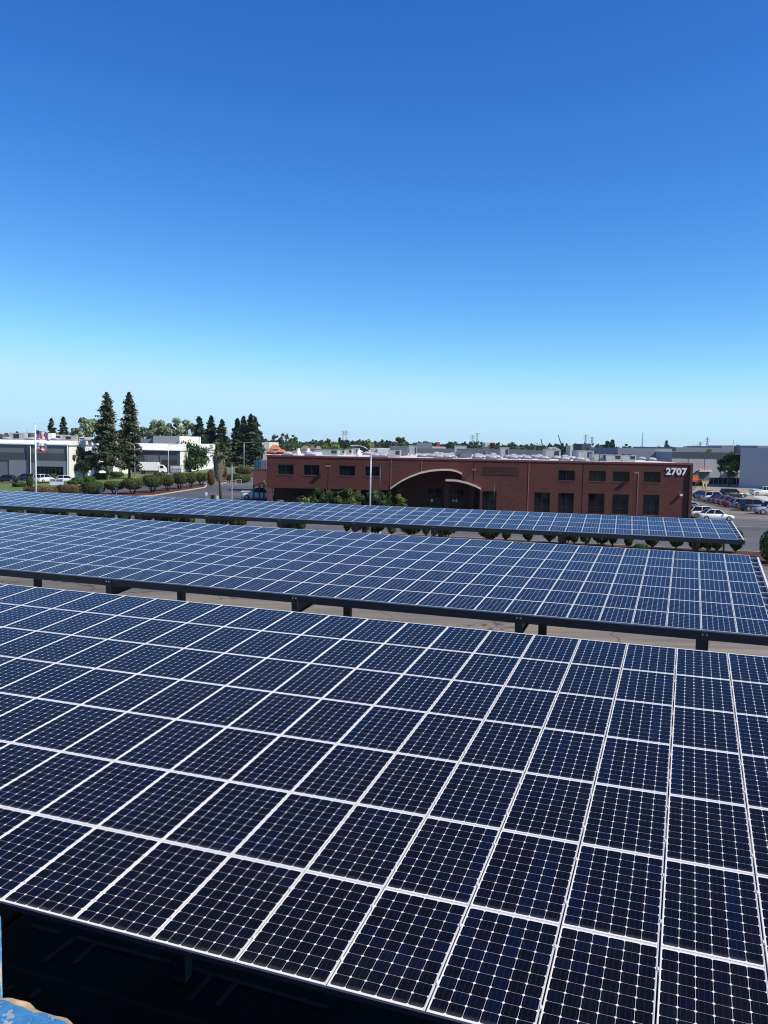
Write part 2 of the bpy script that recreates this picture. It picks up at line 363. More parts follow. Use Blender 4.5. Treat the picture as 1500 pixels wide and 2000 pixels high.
def hedge(name, loc, dx, dy, h, mat, label, cat, group=None, n=1500, leaf=.16, rz=0, box=2.6):
    """clipped dense shrub: superellipsoid shell of leaves over a woody core"""
    t = thing(name, loc, label, cat, group, rz)
    u = nr.normal(size=(n, 3)); q = np.abs(u)**box; s = q.sum(1)**(-1/box); P = u*s[:, None]; rr = 1-.25*nr.rand(n)**2
    lump = .93+.1*np.sin(P[:, 0]*5+loc[0])*np.cos(P[:, 1]*4+loc[1])
    P = P*(rr*lump)[:, None]*np.array([dx/2, dy/2, h/2]); P[:, 2] += h/2
    b = MB()
    for k in range(4):
        a = k*math.pi/2+.4; b.tube([(0, 0, -.05), (math.cos(a)*dx*.25, math.sin(a)*dy*.25, h*.7)], [.05, .02], 5)
    b.build('trunk', 'bark', t)
    link('crown', leaf_mesh(P, leaf, LF[mat], N=u, jitter=.6), t); return t
def conifer(loc, h, r, mat, label, group=None, n=5000, leaf=.4, bare=.06, top=.02, whorls=None, power=.85, name='conifer_tree', droop=.25, gap=.25):
    t = thing(name, loc, label, 'conifer', group)
    b = MB(); b.tube([(0, 0, -.2), (0, 0, h*.5), (0, 0, h*.98)], [h*.017, h*.010, .02], 7)
    W = whorls or int(h*2.2); Ps = []; ts = []
    per = max(8, n//W//7)
    for k in range(W):
        f = bare+(1-bare-top)*(k+.5*rng.random())/W; z = f*h; R0 = r*(1-f)**power*(1.0 if f > bare+.1 else .75)+.06
        for j in range(7):
            if rng.random() < gap*.5: continue
            a = rng.random()*6.283; L_ = R0*rng.uniform(.6, 1.15); q = max(3, int(per*(L_/r)*2.1)); s_ = nr.rand(q)**.6
            x = np.cos(a)*L_*s_; y = np.sin(a)*L_*s_; wid = .09*r+.12*L_
            P = np.stack([x+nr.normal(size=q)*wid*.6, y+nr.normal(size=q)*wid*.6, z+.12*L_*s_-droop*L_*s_**2+nr.normal(size=q)*.18], 1)
            Ps.append(P); ts.append(np.full(q, rng.random()))
            if L_ > .8 and j < 4: b.tube([(0, 0, z), (math.cos(a)*L_*.8, math.sin(a)*L_*.8, z+(.1-droop*.64)*L_)], [h*.003+.01, .01], 4, cap=False)
    q = 60; zz = nr.rand(q)*.06; Ps.append(np.stack([nr.normal(size=q)*.12, nr.normal(size=q)*.12, h*(1.0-zz)], 1)); ts.append(np.full(q, .5))
    P = np.concatenate(Ps); b.build('trunk', 'bark', t)
    N = np.stack([P[:, 0]*.3, P[:, 1]*.3, np.full(len(P), r*.4)], 1)
    link('crown', leaf_mesh(P, leaf, LF[mat], stretch=1.5, N=N, jitter=.8, tint=np.concatenate(ts)), t); return t

# ------------------------------------------------------------------ ground, roads, planters
def proj(p):
    d = np.array([p[0], p[1], p[2]-EYE]); zc = d@AF
    return (750+FPX*(d@AX)/zc, 1000+FPX*(d@AY)/zc, zc)
sheet('ground', [(-4000, -400), (4000, -400), (4000, 5000), (-4000, 5000)], -0.02, 'plain')
sheet('parking_lot', [(-62, -30), (60, -30), (92, 150), (92, 205), (-10, 205), (-62, 120)], 0.0, 'lot')
yb = R(-16.15); UB = Vector((math.cos(yb), math.sin(yb), 0)); VB = Vector((-math.sin(yb), math.cos(yb), 0))
P0 = Vector((30, 73.2, 0))
def bp(t, o): return P0 - UB*t + VB*o          # along the planter behind the back canopy (t to the left, o away)
sheet('street', [tuple(bp(-45, 2.2))[:2], tuple(bp(120, 2.2))[:2], tuple(bp(120, 60))[:2], (-58, 235), (-12, 235), (20, 125), tuple(bp(-45, 28))[:2]], 0.004, 'street')
sheet('dry_verge', [G(1352, 962)[:2], G(1400, 962)[:2], G(1445, 975)[:2], G(1500, 992)[:2], G(1540, 990)[:2], G(1540, 945)[:2], G(1370, 940)[:2]], 0.010, 'dirt')
def strip(name, pts, wdt, z, h, mat, kind='structure'):
    b = MB()
    for a, c in zip(pts, pts[1:]):
        a = Vector((a[0], a[1], 0)); c = Vector((c[0], c[1], 0)); d = (c-a); L_ = d.length; d.normalize(); n = Vector((-d.y, d.x, 0))
        b.box((a+c)/2+Vector((0, 0, z+h/2)), (L_+wdt*.4, wdt, h), (d, n, Vector((0, 0, 1))))
    return tag(b.build(name, mat), kind=kind)
mz = MB()
mz.prism([bp(-30, -9)+Vector((0, 0, -.1)), bp(-2, -9.5)+Vector((0, 0, -.1)), bp(-1, -3.2)+Vector((0, 0, -.1)), bp(112, -3.2)+Vector((0, 0, -.1)), bp(112, .7)+Vector((0, 0, -.1)), bp(-30, .7)+Vector((0, 0, -.1))][::-1], (0, 0, .2))
o = mz.build('mulch_bed', 'mulch'); tag(o, kind='structure')
strip('kerb', [bp(-30, -9.1), bp(-1.9, -9.6), bp(-.9, -3.3), bp(112, -3.3)], .16, 0, .15, 'kerb')
strip('kerb', [bp(-30, .8), bp(112, .8)], .16, 0, .15, 'kerb')
# kerbed island with the trimmed trees on the left
i0, i1, i2, i3 = G(150, 978), G(300, 968.5), G(400, 952.5), G(404, 947)
mz = MB(); far = [G(398, 945), G(300, 957), G(150, 970)]
mz.prism([Vector((q[0], q[1], -.1)) for q in [i0, i1, i2, i3]+far], (0, 0, .2)); o = mz.build('mulch_bed', 'mulch'); tag(o, kind='structure')
strip('kerb', [i0, i1, i2, i3, G(398, 944.6)], .3, 0, .15, 'kerb')
strip('kerb', [G(428, 946), G(455, 940), G(491, 935)], .3, 0, .15, 'kerb')
mz = MB(); mz.prism([Vector((q[0], q[1], -.1)) for q in [G(428, 945.5), G(491, 934.5), G(500, 925), G(442, 927)]], (0, 0, .2)); tag(mz.build('mulch_bed', 'mulch'), kind='structure')
def poly(name, px, z, mat): return sheet(name, [G(*q)[:2] for q in px], z, mat)
poly('lawn', [(-60, 961), (160, 962), (260, 945), (300, 932), (265, 925), (150, 928), (20, 944), (-60, 946)], .012, 'lawn')
poly('lawn', [(318, 925), (400, 926), (411, 917), (395, 910), (335, 912)], .012, 'lawn')
poly('yard_pavement', [(-60, 946), (20, 944), (150, 928), (130, 924), (-60, 926)], .008, 'street')
poly('side_road', [(150, 962), (330, 949), (396, 939), (412, 921), (418, 908), (428, 908), (434, 930), (420, 944), (400, 951), (290, 966), (150, 975)], .008, 'street')
poly('pavement', [(1452, 963), (1470, 962), (1545, 984), (1530, 990)], .02, 'walk')
# painted lines
def lines(name, segs, wdt, mat, z=.016):
    b = MB()
    for a, c in segs:
        a = Vector((a[0], a[1], 0)); c = Vector((c[0], c[1], 0)); d = (c-a); L_ = d.length; d.normalize()
        n = Vector((-d.y, d.x, 0))*wdt/2; u = Vector((0, 0, z)); b.quad(a-n+u, c-n+u, c+n+u, a+n+u)
    o = b.build(name, mat); return tag(o, kind='structure')
lines('road_marking', [(G(1418, 1029), G(1520, 1029.5)), (G(1448, 1053), G(1459, 1053.2))], .25, 'line')
sheet('shaded_asphalt', [(-20, -20), (40, -24), (40, -12), (5.5, 13.5), (-20, 22.5)], .004, 'sealed')  # sealed ground with the nearest carport's shade darkened into its colour
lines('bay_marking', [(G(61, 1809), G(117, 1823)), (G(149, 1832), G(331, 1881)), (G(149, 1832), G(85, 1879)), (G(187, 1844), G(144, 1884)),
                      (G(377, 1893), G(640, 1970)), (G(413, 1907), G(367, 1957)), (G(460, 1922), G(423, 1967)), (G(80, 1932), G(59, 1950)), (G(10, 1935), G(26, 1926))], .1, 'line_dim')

# ------------------------------------------------------------------ solar carports
PW, PL = 1.012, 1.665
def panel_quads(b, x0, y0, split, ax=None):
    """laminate (slot 0) and frame (slot 1 of the other builder) of one panel lying in z = 0"""
    la, fr = split
    x1, y1, X0, Y0 = x0+1.002, y0+1.6625, x0+.010, y0+.0025
    la.quad((X0, Y0, 0), (x1, Y0, 0), (x1, y1, 0), (X0, y1, 0), uv=[(-.09, -.20), (6.09, -.20), (6.09, 10.20), (-.09, 10.20)])
    f = .010; zt_, zb = .003, -.037
    m = fr_slot[0]
    for a, c in (((X0, Y0), (x1, Y0+f)), ((X0, y1-f), (x1, y1)), ((X0, Y0+f), (X0+f, y1-f)), ((x1-f, Y0+f), (x1, y1-f))): fr.span((a[0], a[1], zb), (c[0], c[1], zt_), m=m)
    for yy in (.38, 1.27): fr.span((x1+.001, y0+yy, -.01), (x1+.017, y0+yy+.05, .012), m=m)
fr_slot = [0]
la, fr = MB(), MB(); panel_quads(None, 0, 0, (la, fr))
ME_LAM = la.mesh('laminate', 'cells'); ME_FR = fr.mesh('frame', 'alu')
def carport(ou, ov, oz, yaw, tilt, i0, i1, rows, beams, colj, label, gap_rail=True, fascia=True, colw=.3, extra=()):
    u = Vector((math.cos(yaw), math.sin(yaw), 0)); vh = Vector((-math.sin(yaw), math.cos(yaw), 0)); z0 = EYE+oz
    t = thing('solar_carport', u*ou+vh*ov, label, 'solar carport', 'solar carports in three parallel rows', yaw)
    ct, st = math.cos(tilt), math.sin(tilt); dv = Vector((0, ct, st)); dn = Vector((0, -st, ct))
    def S(x, y, z=0): return Vector((x, 0, z0))+dv*y+dn*z
    # which panels show largest
    Mw = Matrix.Translation(u*ou+vh*ov) @ Matrix.Rotation(yaw, 4, 'Z')
    cells = []
    for i in range(i0, i1):
        for j in range(rows):
            c = Mw @ S((i+.5)*PW, (j+.5)*PL); x, y, d = proj(c); vis = -60 < x < 1560 and y < 2080 and d > 0
            cells.append((0 if vis else 1, (c-Vector((0, 0, EYE))).length, i, j))
    cells.sort()
    for k, (q, d, i, j) in enumerate(cells[:99]):
        o = link('solar_panel', ME_LAM, t); o.location = S(i*PW, j*PL); o.rotation_euler = (tilt, 0, 0)
        link('frame', ME_FR, o)
    b = MB(); fr_slot[0] = 1
    for q, d, i, j in cells[99:]: panel_quads(None, i*PW, j*PL, (b, b))
    fr_slot[0] = 0
    o = b.build('solar_panel', ['cells', 'alu'], t); o.location = (0, 0, z0); o.rotation_euler = (tilt, 0, 0); o['kind'] = 'stuff'
    o['label'] = 'remaining solar panels of this carport'
    X0, X1, Ly = i0*PW, i1*PW, rows*PL; axs = (Vector((1, 0, 0)), dv, dn); er = .27 if gap_rail else 0
    for k in range(rows*2):
        y = (k//2+(.22, .78)[k % 2])*PL; p = MB(); p.box(S((X0+X1)/2, y, -.04-.09), (X1-X0, .07, .18), axs)
        if gap_rail: p.box(S(X1+er/2, y, -.05), (er, .06, .05), axs)
        p.build('purlin', 'galv', t)
    if gap_rail:
        p = MB(); p.box(S(X1+er+.04, Ly*.5-.12, -.06), (.07, Ly-.24, .11), axs); p.build('end_rail', 'alu', t)
        p = MB(); p.box(S(X1+er/2, Ly*.5, -.14), (er-.01, Ly-.1, .02), axs); p.build('edge_plate', 'steel', t)
    if not fascia:
        p = MB(); p.box(S((X0+X1)/2, -.006, -.034), (X1-X0, .022, .058), axs); p.build('edge_shade_strip', 'steelblue', t)  # added dark strip, gives the panel frames' front sides their shade
    if fascia:
        p = MB(); p.box(S((X0+X1+er+.1)/2, -.035, -.04-.13), (X1-X0+er+.1, .05, .26), (Vector((1, 0, 0)), Vector((0, 1, 0)), Vector((0, 0, 1)))); p.build('fascia', 'steel', t)
        p = MB(); p.box(S((X0+X1+er+.1)/2, Ly+.035, -.04-.13), (X1-X0+er+.1, .05, .26), (Vector((1, 0, 0)), Vector((0, 1, 0)), Vector((0, 0, 1)))); p.build('fascia', 'steel', t)
    for bi in beams:
        p = MB(); x = bi*PW; y0 = -.06 if fascia else .3
        p.box(S(x, (y0+Ly)/2, -.225-.25), (.06, Ly-y0, .46), axs); p.box(S(x, (y0+Ly)/2, -.225-.02), (.2, Ly-y0, .03), axs); p.box(S(x, (y0+Ly)/2, -.225-.48), (.2, Ly-y0, .03), axs)
        if fascia: p.box(S(x, -.085, -.05-.28), (.24, .03, .56), axs)
        bo = p.build('beam', 'steel', t)
        if fascia:
            p = MB()
            for dx in (-.06, .06): p.tube([S(x+dx, -.10, -.12), S(x+dx, -.13, -.12)], .022, 6)
            p.build('bolt', 'galv', bo)
        p = MB(); cy = colj*PL; zc = (S(0, cy, -.7)).z; p.span((x-colw/2, cy*ct-colw*.4, -.05), (x+colw/2, cy*ct+colw*.4, zc)); p.build('column', 'steel' if fascia else 'steelblue', t)
    for x, cy in extra:
        p = MB(); p.tube([(x*PW, cy, -.05), (x*PW, cy, z0)], .06, 8); p.build('post', 'steel', t)
    return t
YAW, TILT = -0.347744, 0.0876744
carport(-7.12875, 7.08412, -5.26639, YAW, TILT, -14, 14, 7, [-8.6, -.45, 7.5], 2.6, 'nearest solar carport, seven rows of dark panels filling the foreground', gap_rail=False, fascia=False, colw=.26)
carport(-3.43131, 26.803, -5.44971, YAW, TILT, -44, 6, 7, [-33.6, -25.5, -17.5, -9.5, -1.5, 4.1], 3.0, 'middle solar carport, seven panel rows deep, between the nearest and the farthest one', extra=())
carport(0.4856, 53.3533, -5.27207, yb, R(5.33), -60, 6, 4, [-50.4, -42.3, -34.1, -28.7, -23.2, -17.8, -12.4, -4.3, 3.8], 1.4, 'farthest solar carport, four panel rows deep, in front of the red brick building', extra=((5.4, 1.6),))

# ------------------------------------------------------------------ the building the photograph is taken from
def host_building():
    a = G(0, 1950, 7.75); c = G(150, 2000, 7.75); d = (c-a).normalized(); n = Vector((-d.y, d.x, 0))   # n points to the carports
    t = thing('parapet_building', Vector((a.x, a.y, 0)), 'blue painted rooftop parapet with flaking paint in the bottom left corner', 'building', rz=math.atan2(d.y, d.x))
    b = MB(); b.span((-30, -.22, 0), (40, 0, 7.6)); b.build('wall', 'bluepaint', t)
    b = MB(); N = 900                                             # worn, uneven coping
    rr = []
    for k in range(N+1):
        x = -6+k*.012; e = .004*math.sin(x*21)+.003*math.sin(x*47)+.002*math.sin(x*113)
        rr.append([(x, .0+e, 7.6), (x, .010+e, 7.68), (x, .008+e, 7.735), (x, .0+e, 7.748), (x, -.12, 7.756), (x, -.2, 7.75), (x, -.24, 7.70), (x, -.24, 7.6)])
    b.loft(rr); co_ = b.build('coping', 'bluepaint', t, True)
    b = MB(); b.tube([(r_[3][0], r_[3][1]+.001, r_[3][2]-.006) for r_ in rr], [.004+.004*abs(math.sin(k*.37)+math.sin(k*.11)) for k in range(N+1)], 6); b.build('worn_edge', 'wornedge', co_, True)
    b = MB(); b.span((4.6, -.22, 7.601), (40, 0, 8.45)); b.build('wall', 'bluepaint', t)  # added raised section, out of view, only there to shade the ground
    b = MB(); b.span((-30, -20, 7.0), (40, -.22, 7.2)); b.build('roof_deck', 'concrete', t)
    b = MB(); b.span((-30, -20, 0), (40, -19.7, 7.0)); b.span((-30, -19.7, 0), (-29.7, -.22, 7.0)); b.span((39.7, -19.7, 0), (40, -.22, 7.0)); b.build('wall', 'bluepaint', t)
    p = at(-55, 1950, a.y+.12); q = Matrix.Rotation(-math.atan2(d.y, d.x), 4, 'Z') @ (p-Vector((a.x, a.y, 0)))
    b = MB(); b.tube([(q.x, q.y+.02, 6.5), (q.x, q.y+.02, at(0, 1812, a.y+.12).z)], .052, 14); b.build('post', 'bluepaint', t, True)
tb = NT('flaking_blue_paint'); f1 = tb.noise(9, 6, 'World', .7); f2 = tb.noise(38, 5, 'World', .7)
k1 = tb.math('ADD', tb.math('MULTIPLY', f1, .75), tb.math('MULTIPLY', f2, .25))
cc = tb.ramp(k1, [(.38, (.3, .19, .11)), (.44, (.5, .36, .24)), (.46, (.3, .48, .6)), (.49, (.04, .2, .42)), (.58, (.06, .26, .5)), (.66, (.45, .52, .55))])
tb.bump(k1, .6, .01); M['bluepaint'] = tb.set(cc, .65); M['wornedge'] = plain('bare_render', (.55, .38, .2), .9, 0, .4, 30)
host_building()

# ------------------------------------------------------------------ red brick office building
FY = R(-3.0); FU = Vector((math.cos(FY), math.sin(FY), 0)); FN = Vector((FU.y, -FU.x, 0)); FA = Vector((gx(936, 105), 105, 0))
def F(px, py):
    d = Vector(ray(px, py)); k = (FA-Vector((0, 0, EYE))).dot(FN)/d.dot(FN); p = Vector((0, 0, EYE))+d*k
    return ((p-F0).dot(FU) if F0 is not None else p.dot(FU), p.z)
F0 = None
_d = Vector(ray(521.5, 900)); F0 = Vector((0, 0, EYE))+_d*((FA-Vector((0, 0, EYE))).dot(FN)/_d.dot(FN)); F0.z = 0
def red_building():
    t = thing('office_building', F0, 'long two-storey red brick office building with curved white entrance canopy and number 2707', 'building', rz=FY)
    SR = F(1350.5, 950)[0]; TOP = 7.2
    # local: x along the facade, -y towards the camera
    def cellwall(name, s0, s1, z0, z1, holes, y=0.0, mat='brick', rev=.28):
        xs = sorted({s0, s1}|{v for h in holes for v in (h[0], h[1]) if s0 < v < s1}); zs = sorted({z0, z1}|{v for h in holes for v in (h[2], h[3]) if z0 < v < z1}); b = MB()
        for xa, xb in zip(xs, xs[1:]):
            for za, zb in zip(zs, zs[1:]):
                xm, zm = (xa+xb)/2, (za+zb)/2
                if any(h[0] < xm < h[1] and h[2] < zm < h[3] for h in holes): continue
                b.quad((xa, y, za), (xb, y, za), (xb, y, zb), (xa, y, zb), uv=[(xa, za), (xb, za), (xb, zb), (xa, zb)])
        for h in holes:
            a, c, e, g = h
            for q in (((a, y, e), (a, y+rev, e), (a, y+rev, g), (a, y, g)), ((c, y+rev, e), (c, y, e), (c, y, g), (c, y+rev, g)), ((a, y, g), (a, y+rev, g), (c, y+rev, g), (c, y, g)), ((a, y+rev, e), (a, y, e), (c, y, e), (c, y+rev, e))):
                b.quad(*q, uv=[(0, 0), (.3, 0), (.3, 1), (0, 1)])
        return b.build(name, mat, t)
    def window(h, y=0.0, mull=1, rail=None, rev=.2, sill=True):
        a, c, e, g = h; b = MB(); b.quad((a, y+rev, e), (c, y+rev, e), (c, y+rev, g), (a, y+rev, g)); w_ = b.build('window', 'glass', t)
        b = MB(); fw = .06; yy = y+rev-.03
        for q in (((a, yy-.02, e), (c, yy+.025, e+fw)), ((a, yy-.02, g-fw), (c, yy+.025, g)), ((a, yy-.02, e+fw), (a+fw, yy+.025, g-fw)), ((c-fw, yy-.02, e+fw), (c, yy+.025, g-fw))): b.span(*q)
        for k in range(mull):
            x = a+(c-a)*(k+1)/(mull+1); b.span((x-.03, yy-.015, e+fw), (x+.03, yy+.02, g-fw))
        if rail: b.span((a+fw, yy-.01, e+(g-e)*rail-.03), (c-fw, yy+.015, e+(g-e)*rail+.03))
        b.build('frame', 'black', w_)
        if sill: b = MB(); b.span((a-.06, y-.05, e-.09), (c+.06, y+rev-.06, e-.01)); b.build('sill', 'brick_light', w_)
    def H(x0, y0, x1, y1): s0, za = F(x0, y1); s1, zb = F(x1, y0); return (s0, s1, za, zb)
    sA = F(763, 950)[0]; sB = F(938, 950)[0]; zo = F(640, 955)[1]
    up = [H(542.5, 907.5, 573.5, 926.5), H(593, 908.5, 624, 928), H(662, 910, 693.5, 929), H(713, 911.5, 743.5, 930)]
    cellwall('wall', 0, sA, zo, TOP, up); [window(h) for h in up]
    zl = .75
    lo = [H(940.5, 959.5, 970, 1004), H(1042, 962, 1074.5, 1006), H(1088.5, 963, 1121, 1006), H(1147.5, 964, 1181, 1007), H(1194.5, 966, 1228, 1008), H(1254.5, 966.5, 1288, 1009)]
    lo = [(a, c, zl, g) for a, c, e, g in lo]
    uq = [H(1090, 919, 1123, 938.5), H(1150, 920, 1183.5, 940), H(1196.5, 921, 1230, 941), H(1256.5, 922, 1290.5, 942.5)]
    cellwall('wall', sB, SR, 0, TOP, lo+uq); [window(h) for h in uq]; [window(h, rail=.3) for h in lo]
    # arch
    a1 = [(763, 955), (772, 948.5), (785, 940), (800, 932.6), (820, 925), (840, 920.7), (860, 918.8), (878, 918.9), (890, 921), (902, 926.5)]
    a2 = [(870, 939.2), (888, 939.3), (900, 941.5), (914, 945.2), (927, 950), (939, 956)]
    A1 = [F(*q) for q in a1]; A2 = [F(*q) for q in a2]
    low = [(sA, A1[0][1])]+A1[1:]+[(A1[-1][0]+.02, A2[2][1])]+[q for q in A2[2:-1] if q[0] > A1[-1][0]+.05]+[(sB, A2[-1][1])]
    b = MB()
    for (xa, za), (xb, zb) in zip(low, low[1:]):
        if xb-xa < .001: continue
        b.quad((xa, 0, za), (xb, 0, zb), (xb, 0, TOP), (xa, 0, TOP), uv=[(xa, za), (xb, zb), (xb, TOP), (xa, TOP)])
        b.quad((xa, 0, za), (xa, .4, za), (xb, .4, zb), (xb, 0, zb), uv=[(xa, 0), (xa, .4), (xb, .4), (xb, 0)])
    b.build('wall', 'brick', t)
    def slab(P, out, th, y1=.3):
        b = MB(); rings = []
        for x, z in P: rings.append([(x, y1, z-.02), (x, -out, z-.02), (x, -out, z+th), (x, y1, z+th)])
        b.loft(rings); return b.build('entrance_canopy', 'archcream', t)
    def fine(P, n=5):
        o = []
        for k in range(len(P)-1):
            for j in range(n): q = j/n; o.append((P[k][0]*(1-q)+P[k+1][0]*q, P[k][1]*(1-q)+P[k+1][1]*q))
        return o+[P[-1]]
    slab(A1, .85, .2); slab(A2, .85, .2, 2.5)
    # recess under the arch
    RD = 4.6
    d1, d2 = H(835, 957, 867, 1004), H(880.5, 959, 912, 1005); d1 = (d1[0]-.1, d1[1]-.1, .02, d1[3]); d2 = (d2[0]-.15, d2[1]-.15, .02, d2[3])
    cellwall('wall', sA, sB, 0, 6.9, [d1, d2], y=RD)
    for h in (d1, d2): window(h, y=RD, mull=1, rail=.72, sill=False)
    b = MB(); b.span((sA-.3, 0.01, 0), (sA-.001, RD, zo)); b.build('wall', 'brick', t); b = MB(); b.span((sB+.001, 0.3, 0), (sB+.3, RD, A2[-1][1])); b.build('wall', 'brick', t)
    for px in (778, 873.5, 925):
        s = F(px, 970)[0]; b = MB(); b.span((s-.3, RD-.5, 0), (s+.3, RD-.01, 3.9 if px > 800 else 3.3)); b.build('pier', 'brick_light', t)
    for dx, dz in ((.45, .0), (.85, 0)):
        b = MB(); b.span((d2[0]+dx, RD+.12, 1.55), (d2[0]+dx+.22, RD+.13, 1.85)); b.build('notice', 'white', t)
    b = MB(); b.span((d1[0]+.5, RD+.12, 1.5), (d1[0]+.75, RD+.13, 1.85)); b.build('notice', 'white', t)
    # open ground floor on the left
    cellwall('wall', 0, sA, 0, zo, [(2.2, 4.0, .9, 2.6), (5, 8.2, .9, 2.6), (9.5, 12.5, .3, 2.6)], y=5.0)
    for h in ((2.2, 4.0, .9, 2.6), (5, 8.2, .9, 2.6), (9.5, 12.5, .3, 2.6)): window(h, y=5.0)
    b = MB(); b.span((0, .001, zo), (sA, 5, zo+.12)); b.build('soffit', 'darkgrey', t)
    for px in (526.5, 641, 700): 
        s = F(px, 970)[0]; b = MB(); b.span((s-.28, .02, 0), (s+.28, .58, zo)); b.build('pier', 'brick_light', t)
    # body, roof, coping
    DP = 58.0
    b = MB()
    b.quad((SR, 0, 0), (SR, DP, 0), (SR, DP, TOP), (SR, 0, TOP), uv=[(0, 0), (DP, 0), (DP, TOP), (0, TOP)]); b.quad((SR, DP, 0), (0, DP, 0), (0, DP, TOP), (SR, DP, TOP), uv=[(0, 0), (50, 0), (50, TOP), (0, TOP)])
    b.quad((0, DP, zo), (0, 0, zo), (0, 0, TOP), (0, DP, TOP), uv=[(0, 0), (DP, 0), (DP, TOP), (0, TOP)]); b.quad((0, DP, 0), (0, 5, 0), (0, 5, zo), (0, DP, zo), uv=[(0, 0), (DP, 0), (DP, 3), (0, 3)]); b.build('wall', 'brick', t)
    b = MB(); b.span((.25, .25, TOP-.25), (SR-.25, DP-.25, TOP+.08)); b.build('roof', 'roofwhite', t)
    b = MB(); b.span((-.08, -.08, TOP-.10), (SR+.08, .25, TOP+.12)); b.span((-.08, DP-.25, TOP-.10), (SR+.08, DP+.08, TOP+.12)); b.span((-.08, .25, TOP-.10), (.25, DP-.25, TOP+.12)); b.span((SR-.25, .25, TOP-.10), (SR+.08, DP-.25, TOP+.12)); b.build('coping', 'cap', t)
    # corner pilaster, joints and downpipes
    b = MB(); b.span((SR-.32, -.26, 0), (SR+.02, -.001, TOP-.1)); b.build('pilaster', 'brick', t)
    for px, y0, y1, wd in ((642, 901, 955, .05), (763, 898, 955, .09), (823.5, 898, 922, .09), (926, 899, 950, .05), (1030, 902, 1008, .09), (1136.5, 905, 1010, .04), (1243, 925, 1010, .09)):
        s, za = F(px, y1); _, zb = F(px, y0); b = MB(); b.span((s-wd/2, -.05, max(za, 0)), (s+wd/2, -.002, min(zb, TOP-.2))); b.build('downpipe', 'brick_light' if wd < .08 else 'conduit', t)
    for px, py in ((642, 911), (925.5, 918), (1240, 924)):
        s, z = F(px, py); b = MB(); b.tube([(s, -.01, z), (s, -.55, z+.06)], .03, 6); b.span((s-.28, -.78, z-.02), (s+.28, -.45, z+.16)); b.build('wall_lamp', 'conduit', t)
    s, z = F(1329, 967); b = MB(); b.span((s-.16, -.4, z-.1), (s+.16, -.01, z+.16)); b.build('wall_lamp', 'lamp', t)
    # lettering
    def text(body, s, z, size, mat, ext, bold=0.0, name='lettering', spacing=1.0, w=None):
        c = bpy.data.curves.new(name, 'FONT'); c.body = body; c.size = size; c.extrude = ext; c.offset = bold; c.align_x = 'LEFT'; c.space_character = spacing; c.materials.append(M[mat]); c.resolution_u = 3
        o = bpy.data.objects.new(name, c); C.objects.link(o); o.parent = t; o.rotation_euler = (R(90), 0, 0); o.location = (s, -.012-ext, z)
        if w:
            bpy.context.view_layer.update(); dx = o.dimensions.x
        me = bpy.data.meshes.new_from_object(o.evaluated_get(bpy.context.evaluated_depsgraph_get())); me.materials.clear(); me.materials.append(M[mat])
        bpy.data.objects.remove(o); bpy.data.curves.remove(c)
        if w: me.transform(Matrix.Scale(w/dx, 4, (1, 0, 0)))
        o = link(name, me, t); o.rotation_euler = (R(90), 0, 0); o.location = (s, -.012-ext, z)
        return o
    s0, z0 = F(1300, 927.3); s1, z1 = F(1342, 914.5)
    text('2707', s0, z0+.03, (z1-z0)*1.36, 'white', .05, .042, 'house_number', 1.06, s1-s0)
    for body, x0, x1, yb_, yt in (('SAN JOAQUIN COUNTY', 943, 1012, 915.6, 911.4), ('OFFICE OF EDUCATION', 942.5, 1014, 922.5, 917), ('WENTWORTH EDUCATION CENTER', 940.5, 1014.5, 928.8, 924.8), ('A PUBLIC BUILDING', 967, 997, 936.6, 933)):
        if body.startswith('A PUB'): continue
        s0, z0 = F(x0, yb_-(1.2)); s1, z1 = F(x1, yt); s0b, zb_ = F((x0+x1)/2, yb_)
        o = text(body, s0, zb_, max(.25, (F(x0, yt)[1]-F(x0, yb_)[1])*1.38), 'gold', .012, .0, 'lettering', 1.02, s1-s0)
    return t
M['archcream'] = plain('tan_canopy_paint', (.62, .50, .44), .7)
M['palegrey'] = plain('pale_grey_tilt_up_wall', (.40, .41, .45), .85, 0, .06, .2)
M['conduit'] = plain('pale_pink_conduit', (.27, .15, .13), .6)
OFFICE = red_building()
ROOFZ = 7.28
# roof-top equipment: each unit is a thing
def on_roof(px, depth):   # place on the roof at world depth
    return Vector((gx(px, depth), depth, ROOFZ))
def hvac(px0, px1, ytop, D, dp, mat, label, grille=True):
    x0, x1 = gx(px0, D), gx(px1, D); zt_ = zt((px0+px1)/2, ytop, D); h = max(.5, zt_-ROOFZ-.15); w_ = x1-x0
    t = thing('rooftop_unit', (x0+w_/2, D+dp/2, ROOFZ), label, 'air conditioner', 'air handling units on the red brick building', FY)
    b = MB(); b.span((-w_/2, -dp/2, .15), (w_/2, dp/2, .15+h*.93)); b.span((-w_/2-.04, -dp/2-.04, .15+h*.93), (w_/2+.04, dp/2+.04, .15+h)); b.build('casing', mat, t)
    b = MB(); b.span((-w_/2+.1, -dp/2+.1, 0), (w_/2-.1, dp/2-.1, .15)); b.build('curb', 'roofwhite', t)
    if grille:
        b = MB(); b.span((w_*.08, -dp/2-.03, .3), (w_*.42, -dp/2-.001, .15+h*.8)); b.build('grille', 'grille', t)
        b = MB()
        for q in range(2): b.tube([(-w_*.25+q*w_*.45, 0, .15+h), (-w_*.25+q*w_*.45, 0, .27+h)], min(.4, w_*.16), 12)
        b.build('fan_housing', 'grille', t)
    else:
        b = MB(); b.span((-w_*.3, -dp/2-.25, .2), (w_*.25, -dp/2-.001, .15+h*.55)); b.build('duct', mat, t)
    return t
